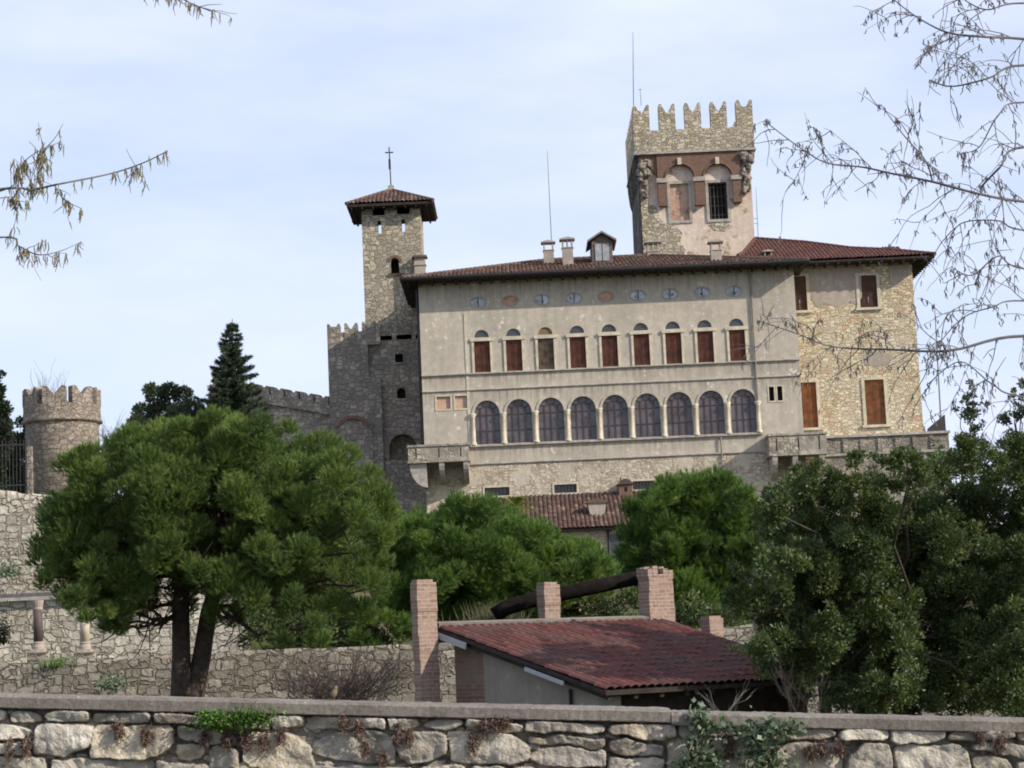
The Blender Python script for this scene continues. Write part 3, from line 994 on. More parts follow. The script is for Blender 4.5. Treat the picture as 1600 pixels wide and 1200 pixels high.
def bx(x0, y0, x1, y1, Y):
    a, b = P(x0, y0, Y), P(x1, y1, Y)
    return min(a.x, b.x), max(a.x, b.x), min(a.z, b.z), max(a.z, b.z)


WN = [('shutter_dark', bx(1341, 431, 1372, 480, YW)), ('shutter_dark', bx(1236, 432, 1262, 485, YW)),
      ('shutter_orange', bx(1350, 594, 1385, 663, YW)), ('shutter_orange', bx(1250, 598, 1279, 668, YW))]
mb = MB()
wo_ = rect(wx0, wx1, 6, wz1)
wh = [rect(max(a, wx0 + 0.02), b, c_, d) for _, (a, b, c_, d) in WN]
mb.wall(wo_, wh, (0, YW, 0), X3, Z3, Y3, 0.3)
mb.poly([(wx1, YW, 6), (wx1, YW, wz1), (wx1, 146, wz1), (wx1, 146, 6)])
mb.poly([(wx0, 146, 6), (wx0, 146, wz1), (wx1, 146, wz1), (wx1, 146, 6)])
mb.build('wall', MAT['stone_warm'], wing)
for mt, (a, b, c_, d) in WN:
    a = max(a, wx0 + 0.03)
    q = MB()
    q.box(a - 0.2 if a > wx0 + 0.3 else a - 0.02, a, YW - 0.06, YW + 0.03, c_, d)
    q.box(b, b + 0.2, YW - 0.06, YW + 0.03, c_, d)
    q.box(a - 0.2 if a > wx0 + 0.3 else a - 0.02, b + 0.2, YW - 0.06, YW + 0.03, d, d + 0.16)
    q.box(a - 0.3 if a > wx0 + 0.3 else a - 0.02, b + 0.3, YW - 0.16, YW + 0.03, c_ - 0.16, c_)
    w = q.build('window', MAT['trim'], wing)
    m_ = (a + b) / 2
    lv = [(a + 0.01, m_ - 0.012), (m_ + 0.012, b - 0.01)]
    for x0, x1 in lv:
        q = MB()
        yy = YW + 0.07
        q.box(x0, x0 + 0.09, yy, yy + 0.05, c_, d)
        q.box(x1 - 0.09, x1, yy, yy + 0.05, c_, d)
        hh = d - c_
        for f_ in (0, 0.47, 0.94):
            q.box(x0 + 0.09, x1 - 0.09, yy, yy + 0.05, c_ + hh * f_, c_ + hh * f_ + 0.06 * hh)
        q.box(x0 + 0.09, x1 - 0.09, yy + 0.02, yy + 0.04, c_ + 0.06 * hh, d - 0.06 * hh)
        q.build('shutter', MAT[mt], w)
q = MB()
for pl in ([(19.5, 25.8), (19.5, 23.9), (19.9, 23.3), (20.5, 23.5), (21.2, 23.2), (22.0, 23.6), (22.5, 23.3), (22.85, 23.8), (22.9, 25.8)],
           [(24.75, 25.8), (24.75, 24.3), (25.1, 24.5), (25.5, 24.9), (25.9, 25.1), (26.1, 25.8)],
           [(22.7, 20.0), (22.75, 19.4), (23.4, 19.25), (24.3, 19.3), (24.5, 19.9), (23.9, 20.3), (23.2, 20.2)]):
    q = MB()
    q.prism(pl, (0, YW - 0.02, 0), X3, Z3, (0, 0.019, 0))
    q.build('render_patch', MAT['chim'], wing)
# wing roof: skewed hip
e0, e1 = Vector((P(1150, 405, YW).x, YW - 1.35, 26.12)), Vector((P(1462, 403, YW - 1.35).x, YW - 1.35, 26.12))
sl = R(21)
s_ = Vector((0, math.cos(sl), math.sin(sl)))
nn = Vector((0, -math.sin(sl), math.cos(sl)))
top = []
for px, py in [(1153, 401), (1162, 396), (1180, 374), (1260, 380), (1330, 389), (1398, 392)]:
    p = RP(px, py, e0, nn)
    top.append(((p - e0).x, (p - e0).dot(s_)))
top = [(0, max(0.0, top[0][1] - 0.3))] + top + [((e1 - e0).x, 0.0)]
mb = MB()
tile_face(mb, e0, X3, s_, (e1 - e0).x, top, pitch=0.26, row=0.45, hgt=0.085)
hp = RP(1398, 392, e0, nn)
caps(mb, (e1.x, e1.y, e1.z + 0.05), hp + Vector((0, 0, 0.05)))
pp = [e0 + Vector((u, 0, 0)) + s_ * v for u, v in top[1:-1]]
for a, b in zip(pp[:-1], pp[1:]):
    caps(mb, a + Vector((0, 0, 0.06)), b + Vector((0, 0, 0.06)))
# right hip plane and the back
rd = 14.0
mb.poly([e1, e1 + Vector((0, rd, 0)), hp + Vector((0.0, rd * 0.55, 0)), hp])
mb.poly([pp[0], pp[-1], Vector((hp.x, e1.y + rd, e1.z)), Vector((e0.x, e1.y + rd, e1.z))])
mb.poly([hp, hp + Vector((0, rd * 0.55, 0)), Vector((hp.x, e1.y + rd, e1.z))])
wroof = mb.build('roof', MAT['tile_red'], wing)
mb = MB()
mb.box(e0.x, e1.x - 0.04, e0.y + 0.05, e0.y + rd, e0.z - 0.17, e0.z - 0.03)
k = 18.4
while k < e1.x - 0.2:
    mb.box(k, k + 0.13, e0.y + 0.08, YW - 0.004, e0.z - 0.30, e0.z - 0.172)
    k += 0.7
k = e0.y + 0.9
while k < e0.y + rd:
    mb.box(wx1 + 0.004, e1.x - 0.06, k, k + 0.13, e0.z - 0.30, e0.z - 0.172)
    k += 0.7
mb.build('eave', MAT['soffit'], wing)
# raised bit of ridge, small skylight chimney
a = P(1362, 388, 138.5)
b = P(1408, 390, 138.5)
zt_ = P(1392, 380, 138.5).z
mb = MB()
tile_face(mb, (a.x, 138.2, a.z - 0.3), X3, (0, 0.94, 0.34), b.x - a.x, [(0, 0.3), ((b.x - a.x) * 0.55, 1.6), (b.x - a.x, 1.5)], pitch=0.26, row=0.45, hgt=0.08)
mb.box(a.x + 0.2, b.x - 0.05, 138.4, 142, a.z - 1.2, a.z - 0.25)
mb.build('ridge_turret', MAT['tile_red'], wroof)
chimney('chimney', 1201, 390, 408, 12, 131.6, wroof, holes=1)

# ------------------------------------------------------------------ the keep
YK = 139.0
keep = empty('keep_tower', (13.3, YK, 9), 'tall square tower with swallowtail battlements and red brick arches over peeling pink plaster', 'tower')
kx0, kx1 = 9.45, 17.15
cx0, cx1 = 9.18, 17.48
zc0 = P(1085, 235, YK - 0.45).z
zg = P(1085, 201, YK - 0.45).z
zm = P(1085, 160, YK - 0.45).z
W1 = bx(1046, 288, 1078, 344, YK)
W2 = bx(1106, 286, 1138, 342, YK)
mb = MB()
mb.wall(rect(kx0, kx1, 20, zc0), [rect(*W1), rect(*W2)], (0, YK, 0), X3, Z3, Y3, 0.45)
mb.poly([(kx1, YK, 20), (kx1, YK, zc0), (kx1, YK + 9, zc0), (kx1, YK + 9, 20)])
mb.poly([(kx0, YK + 9, 20), (kx0, YK + 9, zc0), (kx1, YK + 9, zc0), (kx1, YK + 9, 20)])
mb.build('wall', MAT['keep_plaster'], keep)
mb = MB()
for (p0, p1) in (((kx0 - 0.01), kx0 + 2.3),):
    # rubble left bare where the render has come off, lower left
    zz = P(1030, 345, YK).z
    edge_ = [(kx0, 20), (kx0 + 2.75, 20), (kx0 + 2.65, 28.2), (kx0 + 2.9, 29.0), (kx0 + 2.55, 29.6), (kx0 + 2.75, 30.2), (kx0 + 2.2, 30.75), (kx0 + 1.7, 30.8), (kx0 + 1.3, 31.2), (kx0 + 1.05, 32.1), (kx0 + 0.55, 32.4), (kx0 + 0.35, 33.4), (kx0, 33.8)]
    mb.prism(edge_, (0, YK - 0.035, 0), X3, Z3, (0, 0.034, 0))
    mb.prism([(0, 0), (0.5, 0.18), (1.2, 0.1), (1.6, -0.2), (1.1, -0.5), (0.4, -0.42)], (W2[0] - 0.1, YK - 0.03, W2[2] - 0.35), X3, Z3, (0, 0.029, 0))
mb.build('bare_rubble', MAT['stone_keep'], keep)
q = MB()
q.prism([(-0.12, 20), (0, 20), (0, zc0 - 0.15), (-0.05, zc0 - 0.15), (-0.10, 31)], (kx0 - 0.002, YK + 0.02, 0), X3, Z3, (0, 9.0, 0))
q.build('flank_wall', MAT['stone_flank_shade'], keep)  # left face, its shade darkened into the stone colour
# crown with battlements
mb = MB()
ck0, ck1 = YK - 0.45, YK + 9.45
mb.box(cx0, cx1, ck0, ck0 + 0.7, zc0, zg)
mb.box(cx0, cx1, ck1 - 0.7, ck1, zc0, zg)
mb.box(cx0, cx0 + 0.7, ck0 + 0.7, ck1 - 0.7, zc0, zg)
mb.box(cx1 - 0.7, cx1, ck0 + 0.7, ck1 - 0.7, zc0, zg)
mb.box(cx0 + 0.7, cx1 - 0.7, ck0 + 0.7, ck1 - 0.7, zc0, zc0 + 0.3)
mb.build('parapet', MAT['stone_keep'], keep)
MB().box(cx0 - 0.08, cx1 + 0.08, ck0 - 0.08, ck1 + 0.08, zc0 - 0.14, zc0 - 0.002).build('ledge', MAT['trim_grey'], keep)


def swallow(w, h, d):
    """swallow-tail merlon outline, width w, height h, notch depth d"""
    pts = [(0, 0), (w, 0), (w, h * 0.94), (w * 0.97, h * 0.99), (w * 0.90, h), (w * 0.84, h * 0.985)]
    for k in range(1, 6):
        q = k / 5
        pts.append((w * (0.80 - 0.30 * q), h * 0.985 - d * q ** 0.75))
    for k in range(4, -1, -1):
        q = k / 5
        pts.append((w * (0.20 + 0.30 * q), h * 0.985 - d * q ** 0.75))
    pts += [(w * 0.16, h * 0.985), (w * 0.10, h), (w * 0.03, h * 0.99), (0, h * 0.93)]
    return pts


mw = 1.14
gp = (cx1 - cx0 - 5 * mw) / 4
hm = zm - zg
for k in range(5):
    x = cx0 + k * (mw + gp)
    d = hm * 0.36
    MB().prism(swallow(mw, hm + (0.05 if k == 4 else 0), d), (x, ck0 + 0.02, zg), X3, Z3, (0, 0.66, 0)).build('merlon', MAT['stone_keep'], keep)
    MB().prism(swallow(mw, hm, d), (x, ck1 - 0.68, zg), X3, Z3, (0, 0.66, 0)).build('merlon', MAT['stone_keep'], keep)
gy_ = (ck1 - ck0 - 1.4 - 4 * mw) / 5
for k in range(4):
    y = ck0 + 0.7 + gy_ + k * (mw + gy_)
    for x in (cx0 + 0.02, cx1 - 0.68):
        MB().prism(swallow(mw, hm, hm * 0.36), (x, y, zg), Y3, Z3, (0.66, 0, 0)).build('merlon', MAT['stone_keep'], keep)
# brick arcade under the crown
zb = zc0 - 0.14
zp = P(1090, 321, YK).z
a1, a2 = P(1062, 280, YK), P(1121, 279, YK)
ztop = P(1090, 250, YK).z
x_l, x_r = P(1028, 300, YK).x, P(1158, 300, YK).x
hw1 = 22.5 * M(YK)
outl = [(x_l, zb), (x_l, zp)]
pier = 10.5 * M(YK)
outl += [(a1.x - hw1, zp)] + [(a1.x - hw1 * math.cos(math.pi * i / 14), a1.z + hw1 * math.sin(math.pi * i / 14)) for i in range(15)] + [(a1.x + hw1, zp - 0.05)]
outl += [(a2.x - hw1, zp - 0.05)] + [(a2.x - hw1 * math.cos(math.pi * i / 14), a2.z + hw1 * math.sin(math.pi * i / 14)) for i in range(15)] + [(a2.x + hw1, zp + 0.05)]
outl += [(x_r, zp + 0.05), (x_r, zb)]
arc = MB().prism(outl, (0, YK - 0.38, 0), X3, Z3, (0, 0.375, 0)).build('brick_arcade', MAT['brick'], keep)
q = MB()
for a in (a1, a2):
    q.tube([(a.x + (hw1 + 0.05) * math.cos(math.pi * i / 16), YK - 0.40, a.z + (hw1 + 0.05) * math.sin(math.pi * i / 16)) for i in range(17)], 0.06, 6)
q.build('archivolt', MAT['brick'], arc)
for a in (a1, a2):
    MB().box(a.x - 0.13, a.x + 0.13, YK - 0.55, YK - 0.384, a.z + hw1 - 0.05, a.z + hw1 + 0.42).build('keystone', MAT['trim'], arc)
q = MB()
for a, b in ((x_l, a1.x - hw1), (a1.x + hw1, a2.x - hw1), (a2.x + hw1, x_r)):
    q.box(a - 0.08, b + 0.08, YK - 0.46, YK - 0.2, a1.z - 0.28, a1.z + 0.02)
q.build('impost', MAT['trim_grey'], arc)
# brick corner returns, higher and set back
q = MB()
q.prism([(kx0 + 0.02, zb), (x_l - 0.02, zb), (x_l - 0.02, a1.z + 0.2), (x_l - 0.5, a1.z + 1.0), (kx0 + 0.02, a1.z + 1.3)], (0, YK - 0.26, 0), X3, Z3, (0, 0.255, 0))
q.build('brick_corner', MAT['brick'], keep)
q = MB()
q.prism([(x_r + 0.02, zb), (kx1 - 0.02, zb), (kx1 - 0.02, a1.z + 1.2), (x_r + 0.3, a1.z + 0.7), (x_r + 0.02, a1.z + 0.2)], (0, YK - 0.26, 0), X3, Z3, (0, 0.255, 0))
q.build('brick_corner', MAT['brick'], keep)
# weathered corner corbels
rs = random.Random(4)
for (px, lo, hi) in ((1006, 250, 306), (1167, 240, 300)):
    q = MB()
    for k in range(46):
        f_ = k / 45
        c = P(px + rs.uniform(-9, 9) * (1 - 0.4 * f_), hi + (lo - hi) * (1 - f_) if False else lo + (hi - lo) * f_, YK - 0.35)
        r = rs.uniform(0.12, 0.27) * (1.05 - 0.45 * f_)
        ring = [(r * math.sin(math.pi * i / 5) * rs.uniform(0.5, 1.25) + 0.01, r * 1.3 * -math.cos(math.pi * i / 5)) for i in range(6)]
        q.lathe(ring, c + Vector((0, rs.uniform(-0.1, 0.25), 0)), 7)
    q.build('corner_corbel', MAT['corbel'], keep)
for k in range(9):
    y = YK + 0.15 + k * 1.05
    MB().prism([(0.1, 0), (-0.32, 0), (-0.30, -0.6), (-0.20, -1.6), (0.1, -2.6)], (kx0 - 0.002, y, zb), X3, Z3, (0, 0.38, 0)).build('bracket', MAT['stone_flank_shade'], keep)
# windows
for k, (a, b, c_, d) in enumerate((W1, W2)):
    q = MB()
    frame(q, a, b, c_, d, 0.2, YK - 0.08, YK + 0.05)
    w = q.build('window', MAT['trim_grey'], keep)
    if k == 0:
        MB().box(a, b, YK + 0.12, YK + 0.2, c_, d).build('infill', plaster('patched_infill', (0.50, 0.40, 0.31), (0.34, 0.20, 0.14), (0.6, 0.52, 0.44), rub=((0.34, 0.18, 0.12), (0.42, 0.24, 0.16), (0.5, 0.3, 0.2)), rub_pos=0.5), w)
    else:
        MB().box(a, b, YK + 0.36, YK + 0.4, c_, d).build('pane', MAT['black'], w)
        q = MB()
        for i in range(5):
            x = a + (b - a) * (i + 0.5) / 5
            q.tube([(x, YK + 0.12, c_), (x, YK + 0.12, d)], 0.03, 5)
        for i in range(4):
            z = c_ + (d - c_) * (i + 0.5) / 4
            q.tube([(a, YK + 0.12, z), (b, YK + 0.12, z)], 0.03, 5)
        q.build('grille', MAT['iron'], w)

# ------------------------------------------------------------------ bell tower
YB = 135.6
bell = empty('bell_tower', (-7.6, YB, 10), 'slim rubble stone bell tower with hipped tile roof and iron cross', 'tower')
bx0, bx1 = P(567, 400, YB).x, P(659, 400, YB).x
rz = P(607, 316, YB - 0.95).z
bz1 = rz - 0.03
BD = 3.9


def bwall(y, extra, dz=0.0, depth=0.5):
    h = [bx(582, 321, 601, 336, YB), bx(620, 319, 640, 334, YB), bx(590, 345, 596, 365, YB), bx(627, 343, 633, 362, YB)]
    hs = [rect(*q) for q in h]
    if extra:
        a = bx(610, 405, 624, 427, YB)
        hs.append(arch((a[0] + a[1]) / 2, (a[1] - a[0]) / 2, a[2], a[3] - 0.2, None, 10))
    return hs


mb = MB()
mb.wall(rect(bx0, bx1, 10, bz1), bwall(YB, True), (0, YB, 0), X3, Z3, Y3, 0.55)
hs2 = []
for q in (bx(588, 347, 598, 367, YB), bx(625, 345, 635, 364, YB)):
    hs2.append(rect(q[0] - 0.15, q[1] + 0.15, q[2] + 0.75, q[3] + 0.62))
mb.wall(rect(bx0, bx1, 10, bz1), hs2, (0, YB + BD, 0), X3, Z3, (0, -1, 0), 0.5)
for x in (bx0, bx1):
    mb.poly([(x, YB, 10), (x, YB, bz1), (x, YB + BD, bz1), (x, YB + BD, 10)])
mb.build('wall', MAT['stone_bell'], bell)
q = MB()
a = bx(610, 405, 624, 427, YB)
cx_ = (a[0] + a[1]) / 2
hw = (a[1] - a[0]) / 2
n = 10
ri = [(cx_ + (hw + 0.01) * math.cos(math.pi * i / n), a[3] - 0.2 + (hw + 0.01) * math.sin(math.pi * i / n)) for i in range(n + 1)]
ro = [(cx_ + (hw + 0.2) * math.cos(math.pi * i / n), a[3] - 0.2 + (hw + 0.2) * math.sin(math.pi * i / n)) for i in range(n + 1)]
q.prism(ri + ro[::-1], (0, YB - 0.04, 0), X3, Z3, (0, 0.035, 0))
q.box(a[0] - 0.15, a[1] + 0.15, YB - 0.12, YB + 0.2, a[2] - 0.14, a[2] - 0.003)
w = q.build('window', MAT['brick'], bell)
MB().box(a[0] - 0.4, a[1] + 0.4, YB + 0.8, YB + 0.85, a[2] - 0.3, a[3] + 0.5).build('dark_interior', MAT['black'], w)
mb = MB()
ov = 0.95
ends, zt = hip_roof(mb, bx0 - ov, bx1 + ov, YB - ov, YB + BD + ov, rz, R(27), pitch=0.28, row=0.42, hgt=0.09)
rz_top = zt
for a in ((bx0 - ov, YB - ov), (bx1 + ov, YB - ov), (bx0 - ov, YB + BD + ov), (bx1 + ov, YB + BD + ov)):
    caps(mb, (a[0], a[1], rz + 0.03), ends[0] + Vector((0, 0, 0.05)), 0.12)
broof = mb.build('roof', MAT['tile'], bell)
mb = MB()
mb.box(bx0 - ov + 0.04, bx1 + ov - 0.04, YB - ov + 0.04, YB + BD + ov - 0.04, rz - 0.20, rz - 0.03)
for k in range(8):
    x = bx0 - ov + 0.3 + k * 0.72
    mb.box(x, x + 0.12, YB - ov + 0.1, YB + BD + ov - 0.1, rz - 0.34, rz - 0.202)
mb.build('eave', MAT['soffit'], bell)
c = ends[0]
q = MB()
q.box(c.x - 0.2, c.x + 0.2, c.y - 0.2, c.y + 0.2, zt - 0.1, zt + 0.32)
q.build('finial', MAT['chim'], bell)
q = MB()
tz = P(605, 230, c.y).z
q.tube([(c.x, c.y, zt + 0.3), (c.x - 0.03, c.y, tz)], 0.045, 6)
q.box(c.x - 0.32, c.x + 0.25, c.y - 0.03, c.y + 0.03, tz - 0.42, tz - 0.34)
q.box(c.x - 0.11, c.x + 0.04, c.y - 0.05, c.y + 0.05, tz - 1.55, tz - 0.85)
q.build('cross', MAT['iron'], bell)
# stack at its right corner
q = MB()
a, b = P(648, 432, YB - 0.7), P(664, 402, YB - 0.7)
q.box(a.x, b.x, YB - 0.7, YB - 0.004, a.z - 2, b.z)
q.box(a.x - 0.06, b.x + 0.06, YB - 0.76, YB - 0.004, a.z + 0.75, a.z + 0.83)
q.m = 1
q.prism([(a.x - 0.16, 0), (b.x + 0.16, 0), (b.x + 0.1, 0.14), (a.x - 0.1, 0.14)], (0, YB - 0.86, b.z), X3, Z3, (0, 0.85, 0))
q.build('chimney', [MAT['chim'], MAT['tile']], bell)

# ------------------------------------------------------------------ bastion at the left of the palace
YS = 133.9
bast = empty('bastion', (-9, YS, 9), 'grey stone bastion with walled-up battlements and a dark archway left of the palace', 'bastion')
g1 = bx(607, 678, 652, 717, YS + 0.4)
sq = bx(617, 553, 630, 566, YS + 0.4)
rw = bx(620, 606, 634, 622, YS + 0.4)
mb = MB()
mb.wall(rect(-9.4, XL + 0.2, 6, 23.2), [arch((g1[0] + g1[1]) / 2, (g1[1] - g1[0]) / 2, g1[2], g1[3] - 0.95), rect(*sq),
                                       arch((rw[0] + rw[1]) / 2, (rw[1] - rw[0]) / 2, rw[2], rw[3] - 0.3)],
        (0, YS + 0.4, 0), X3, Z3, Y3, 0.6)
mb.box(-12.05, -9.4, YS, YS + 7, 17.5, 22.6)
mb.box(-11.95, -9.3, YS - 0.1, YS + 7, 6, 17.5)
mb.box(-9.4, -8.62, YS + 0.02, YS + 0.39, 10, 20.4)
mb.build('wall', MAT['stone_dark'], bast)
MB().box(-9, -5.8, YS + 2.4, YS + 2.5, 11, 17.5).build('dark_passage', MAT['black'], bast)
for k, (q0, sz) in enumerate(((sq, 0.0), (rw, 0.12))):
    q = MB()
    frame(q, q0[0], q0[1], q0[2], q0[3], 0.09, YS + 0.35, YS + 0.42)
    w = q.build('window', MAT['stone_dark'], bast)
    MB().box(q0[0], q0[1], YS + 0.8, YS + 0.85, q0[2], q0[3]).build('pane', MAT['black'], w)
# brick relieving arch on the left flank
q = MB()
ca, hw = P(552, 678, YS - 0.1), 24 * M(YS)
ri = [(ca.x + hw * math.cos(R(25 + 13 * i)), ca.z + hw * math.sin(R(25 + 13 * i))) for i in range(11)]
ro = [(ca.x + (hw + 0.22) * math.cos(R(25 + 13 * i)), ca.z + (hw + 0.22) * math.sin(R(25 + 13 * i))) for i in range(11)]
q.prism(ri + ro[::-1], (0, YS - 0.2, 0), X3, Z3, (0, 0.09, 0))
q.build('relieving_arch', MAT['brick'], bast)
rs = random.Random(11)
x = -12.05
k = 0
while x < -6.2:
    w_ = rs.uniform(0.75, 1.0)
    zz = 22.6 if x < -9.5 else 22.9
    yy = YS if x < -9.6 else YS + 0.4
    h = rs.uniform(1.35, 1.6) if x < -9.6 else rs.uniform(0.9, 1.2)
    MB().prism([(a, b) for a, b in swallow(w_, h, 0.38 + 0.12 * rs.random())], (x, yy, zz), X3, Z3, (0, 0.6, 0)).build('merlon', MAT['stone_dark'], bast)
    # low infill between merlons
    if x + w_ + 0.28 < -6.2:
        MB().box(x + w_ + 0.002, x + w_ + 0.278, yy + 0.05, yy + 0.5, zz, zz + h * (rs.uniform(0.5, 0.72) if x < -9.6 else rs.uniform(0.85, 0.95))).build('infill', MAT['stone_bell'], bast)
    x += w_ + 0.28
    k += 1
for k in range(5):
    y = YS + 0.9 + k * 1.25
    MB().prism(swallow(0.9, 1.45, 0.4), (-12.04, y, 22.6), Y3, Z3, (0.6, 0, 0)).build('merlon', MAT['stone_dark'], bast)
q = MB()
q.box(-8.9, XL - 0.02, YS - 1.2, YS + 0.39, 6, 12.9)
q.box(-9.6, -8.2, YS - 0.8, YS - 0.12, 6, 12.2)
q.build('buttress', MAT['stone_dark'], bast)

# curtain wall running left and towards the viewer
cur = empty('curtain_wall', (-14, 130, 9), 'dark battlemented curtain wall behind the spruce, joining the bastion', 'wall')
zt_c = P(513, 620, 135.0).z
zl_c = P(523, 648, 135.0).z
c0 = Vector((-12.06, 135.0, 0))
c1 = Vector((P(330, 590, 138.0).x, 138.0, P(330, 588, 138.0).z - zt_c))
dv = (c1 - c0)
LN = dv.length
dv.normalize()
nv_ = Vector((-dv.y, dv.x, 0)).normalized()
if nv_.y > 0:
    nv_ = -nv_
q = MB()
q.obox(c0 + Vector((0, 0, 7)), dv * LN, -nv_ * 0.9, Vector((0, 0, zl_c - 7)))
q.obox(c0 + nv_ * 0.22 + Vector((0, 0, zl_c + 0.1)), dv * LN, -nv_ * 0.7, Vector((0, 0, zt_c - zl_c - 0.65)))
q.build('wall', MAT['stone_dark'], cur)
MB().obox(c0 + nv_ * 0.3 + Vector((0, 0, zl_c)), dv * LN, -nv_ * 1.1, Vector((0, 0, 0.1))).build('ledge', MAT['stone_dark'], cur)
d = 0.1
while d < LN - 0.8:
    MB().prism(swallow(0.95, 0.55, 0.25), c0 + dv * d + nv_ * 0.2 + Vector((0, 0, zt_c - 0.55)), dv, Z3, -nv_ * 0.6).build('merlon', MAT['stone_dark'], cur)
    d += 1.12

# ------------------------------------------------------------------ round tower at far left
YT = 95.0
ct = P(99, 775, YT)
rt = 57 * M(YT)
rnd = empty('round_tower', (ct.x, YT, 8), 'squat round stone tower with battlements above the left wall', 'tower')
zr1, zr2, zr3 = P(100, 660, YT).z, P(100, 636, YT).z, P(100, 612, YT).z
MB().lathe([(rt * 1.04, 7.5), (rt * 1.0, zr1), (rt, zr1 + 0.05)], (ct.x, YT, 0), 40).build('wall', MAT['stone_round'], rnd, True)
q = MB()
n = 48
for (ra, rb, za, zb_) in ((rt * 1.05, rt * 0.82, zr1, zr2),):
    vs = []
    for rr, zz in ((ra, za), (ra, zb_), (rb, zb_), (rb, za)):
        vs += [(ct.x + rr * math.cos(2 * math.pi * k / n), YT + rr * math.sin(2 * math.pi * k / n), zz) for k in range(n)]
    q.add(vs, [(j * n + k, j * n + (k + 1) % n, ((j + 1) % 4) * n + (k + 1) % n, ((j + 1) % 4) * n + k) for j in range(4) for k in range(n)])
q.build('parapet', MAT['stone_round'], rnd)
q = MB()
q.lathe([(rt * 1.02, zr1 - 0.14), (rt * 1.10, zr1 - 0.05), (rt * 1.10, zr1 + 0.04), (rt * 1.04, zr1 + 0.06)], (ct.x, YT, 0), 40)
q.build('ledge', MAT['stone_round'], rnd)
nm = 8
for k in range(nm):
    an = 2 * math.pi * k / nm
    wd = 2 * math.pi * rt * 1.05 / nm * 0.76
    tv = Vector((-math.sin(an), math.cos(an), 0))
    rv = Vector((math.cos(an), math.sin(an), 0))
    o = Vector((ct.x, YT, zr2)) + rv * rt * 1.02 - tv * wd / 2
    MB().prism(swallow(wd, zr3 - zr2 + 0.08, 0.40), o, tv, Z3, -rv * 0.36).build('merlon', MAT['stone_round'], rnd)

# ------------------------------------------------------------------ antennas and rods
for nm_, lab, a, b, Y, r in [
    ('lightning_rod', 'thin rod rising from the left chimney of the palace roof', (855, 235), (862, 380), 134.6, 0.035),
    ('lightning_rod', 'tall thin rod at the left corner of the battlemented keep', (989, 50), (990, 172), 139.2, 0.04),
    ('lightning_rod', 'short thin rod behind the left merlon of the keep', (1000, 137), (1002, 165), 143, 0.03),
    ('antenna_pole', 'low thin antenna right of the keep above the red tiled roof', (1181, 292), (1185, 378), 139.5, 0.03),
    ('antenna_pole', 'grey mast standing right of the yellow stone house', (1460, 474), (1471, 672), 131.8, 0.055)]:
    q = MB()
    pa, pb = P(*a, Y), P(*b, Y)
    q.tube([pb, pb.lerp(pa, 0.6), pa], [r, r * 0.8, r * 0.45], 6)
    if nm_ == 'antenna_pole' and Y > 135:
        for f_ in (0.05, 0.14):
            p = pb.lerp(pa, 0.28 + f_)
            q.tube([p + Vector((-0.3, 0, 0.05)), p + Vector((0.05, 0, 0))], 0.02, 5)
    if Y == 143:
        q.tube([pa + Vector((-0.12, 0, -0.15)), pa + Vector((0.12, 0, -0.15))], 0.02, 5)
    o = q.build(nm_, MAT['pole'])
    tag(o, lab, 'rod' if 'rod' in nm_ else 'antenna')

# ------------------------------------------------------------------ terrace wall below the stone house, cowl
tw = empty('terrace_wall', (24, 129.3, 8), 'weathered grey terrace parapet at the foot of the yellow stone house', 'wall')
a, b = P(1284, 683, 129.3), P(1482, 678, 129.3)
q = MB()
q.box(XR + 1.0, b.x, 129.3, 130.9, 6, a.z - 0.1)
q.build('wall', MAT['stone_dark'], tw)
MB().box(XR + 1.16, b.x + 0.1, 129.15, 130.95, a.z - 0.098, a.z + 0.05).build('coping', MAT['trim_grey'], tw)
MB().box(XR + 1.1, b.x, 129.18, 129.298, a.z - 1.25, a.z - 1.1).build('ledge', MAT['trim_grey'], tw)
q = MB()
for k in range(7):
    x = XR + 1.5 + k * 1.1
    q.box(x, x + 0.3, 129.22, 129.298, a.z - 1.05, a.z - 0.25)
q.build('pilaster', MAT['stone_dark'], tw)
q = MB()
p = P(1465, 676, 131.2)
q.prism([(-0.55, 0), (0.55, 0), (0.55, 1.15), (-0.5, 0.35)], (p.x, 131.2, p.z), X3, Z3, (0, 0.7, 0))
o = q.build('roof_cowl', MAT['iron'])
tag(o, 'small dark slanted cowl on the terrace right of the stone house', 'cowl')

# ------------------------------------------------------------------ low tiled house in front of the palace
low = empty('low_house', (4.5, 124, 4), 'low house with brown tiled roof at the foot of the palace wall', 'house')
la, lb = P(745, 776, YF - 0.1), P(1120, 768, YF - 0.1)
ea, eb = P(830, 830, 121.5), P(1120, 822, 121.5)
zt_, ze_ = 11.62, 9.1
q = MB()
x0, x1 = la.x, 12.0
dy, dz = 121.5 - (YF - 0.1), ze_ - zt_
sv = Vector((0, -dy, -dz))
tile_face(q, (x0, 121.5, ze_), X3, sv, x1 - x0, [(0, sv.length), (x1 - x0, sv.length)], pitch=0.27, row=0.45, hgt=0.09)
lroof = q.build('roof', MAT['tile'], low)
q = MB()
q.box(x0 + 0.4, x1 - 0.2, 122.2, YF - 0.15, 3, ze_ + 0.02)
q.build('wall', MAT['plaster_low'], low)
q = MB().box(x0 + 0.05, x1 - 0.05, 121.6, 122.2, ze_ - 0.12, ze_ - 0.03)
q.build('eave', MAT['soffit'], low)
for px in (962, 1010):
    p = P(px, 850, 122.2)
    q = MB()
    frame(q, p.x - 0.35, p.x + 0.35, p.z - 0.9, p.z + 0.6, 0.09, 122.12, 122.199)
    w = q.build('window', MAT['white'], low)
    MB().box(p.x - 0.35, p.x + 0.35, 122.16, 122.198, p.z - 0.9, p.z + 0.6).build('pane', MAT['lunette'], w)
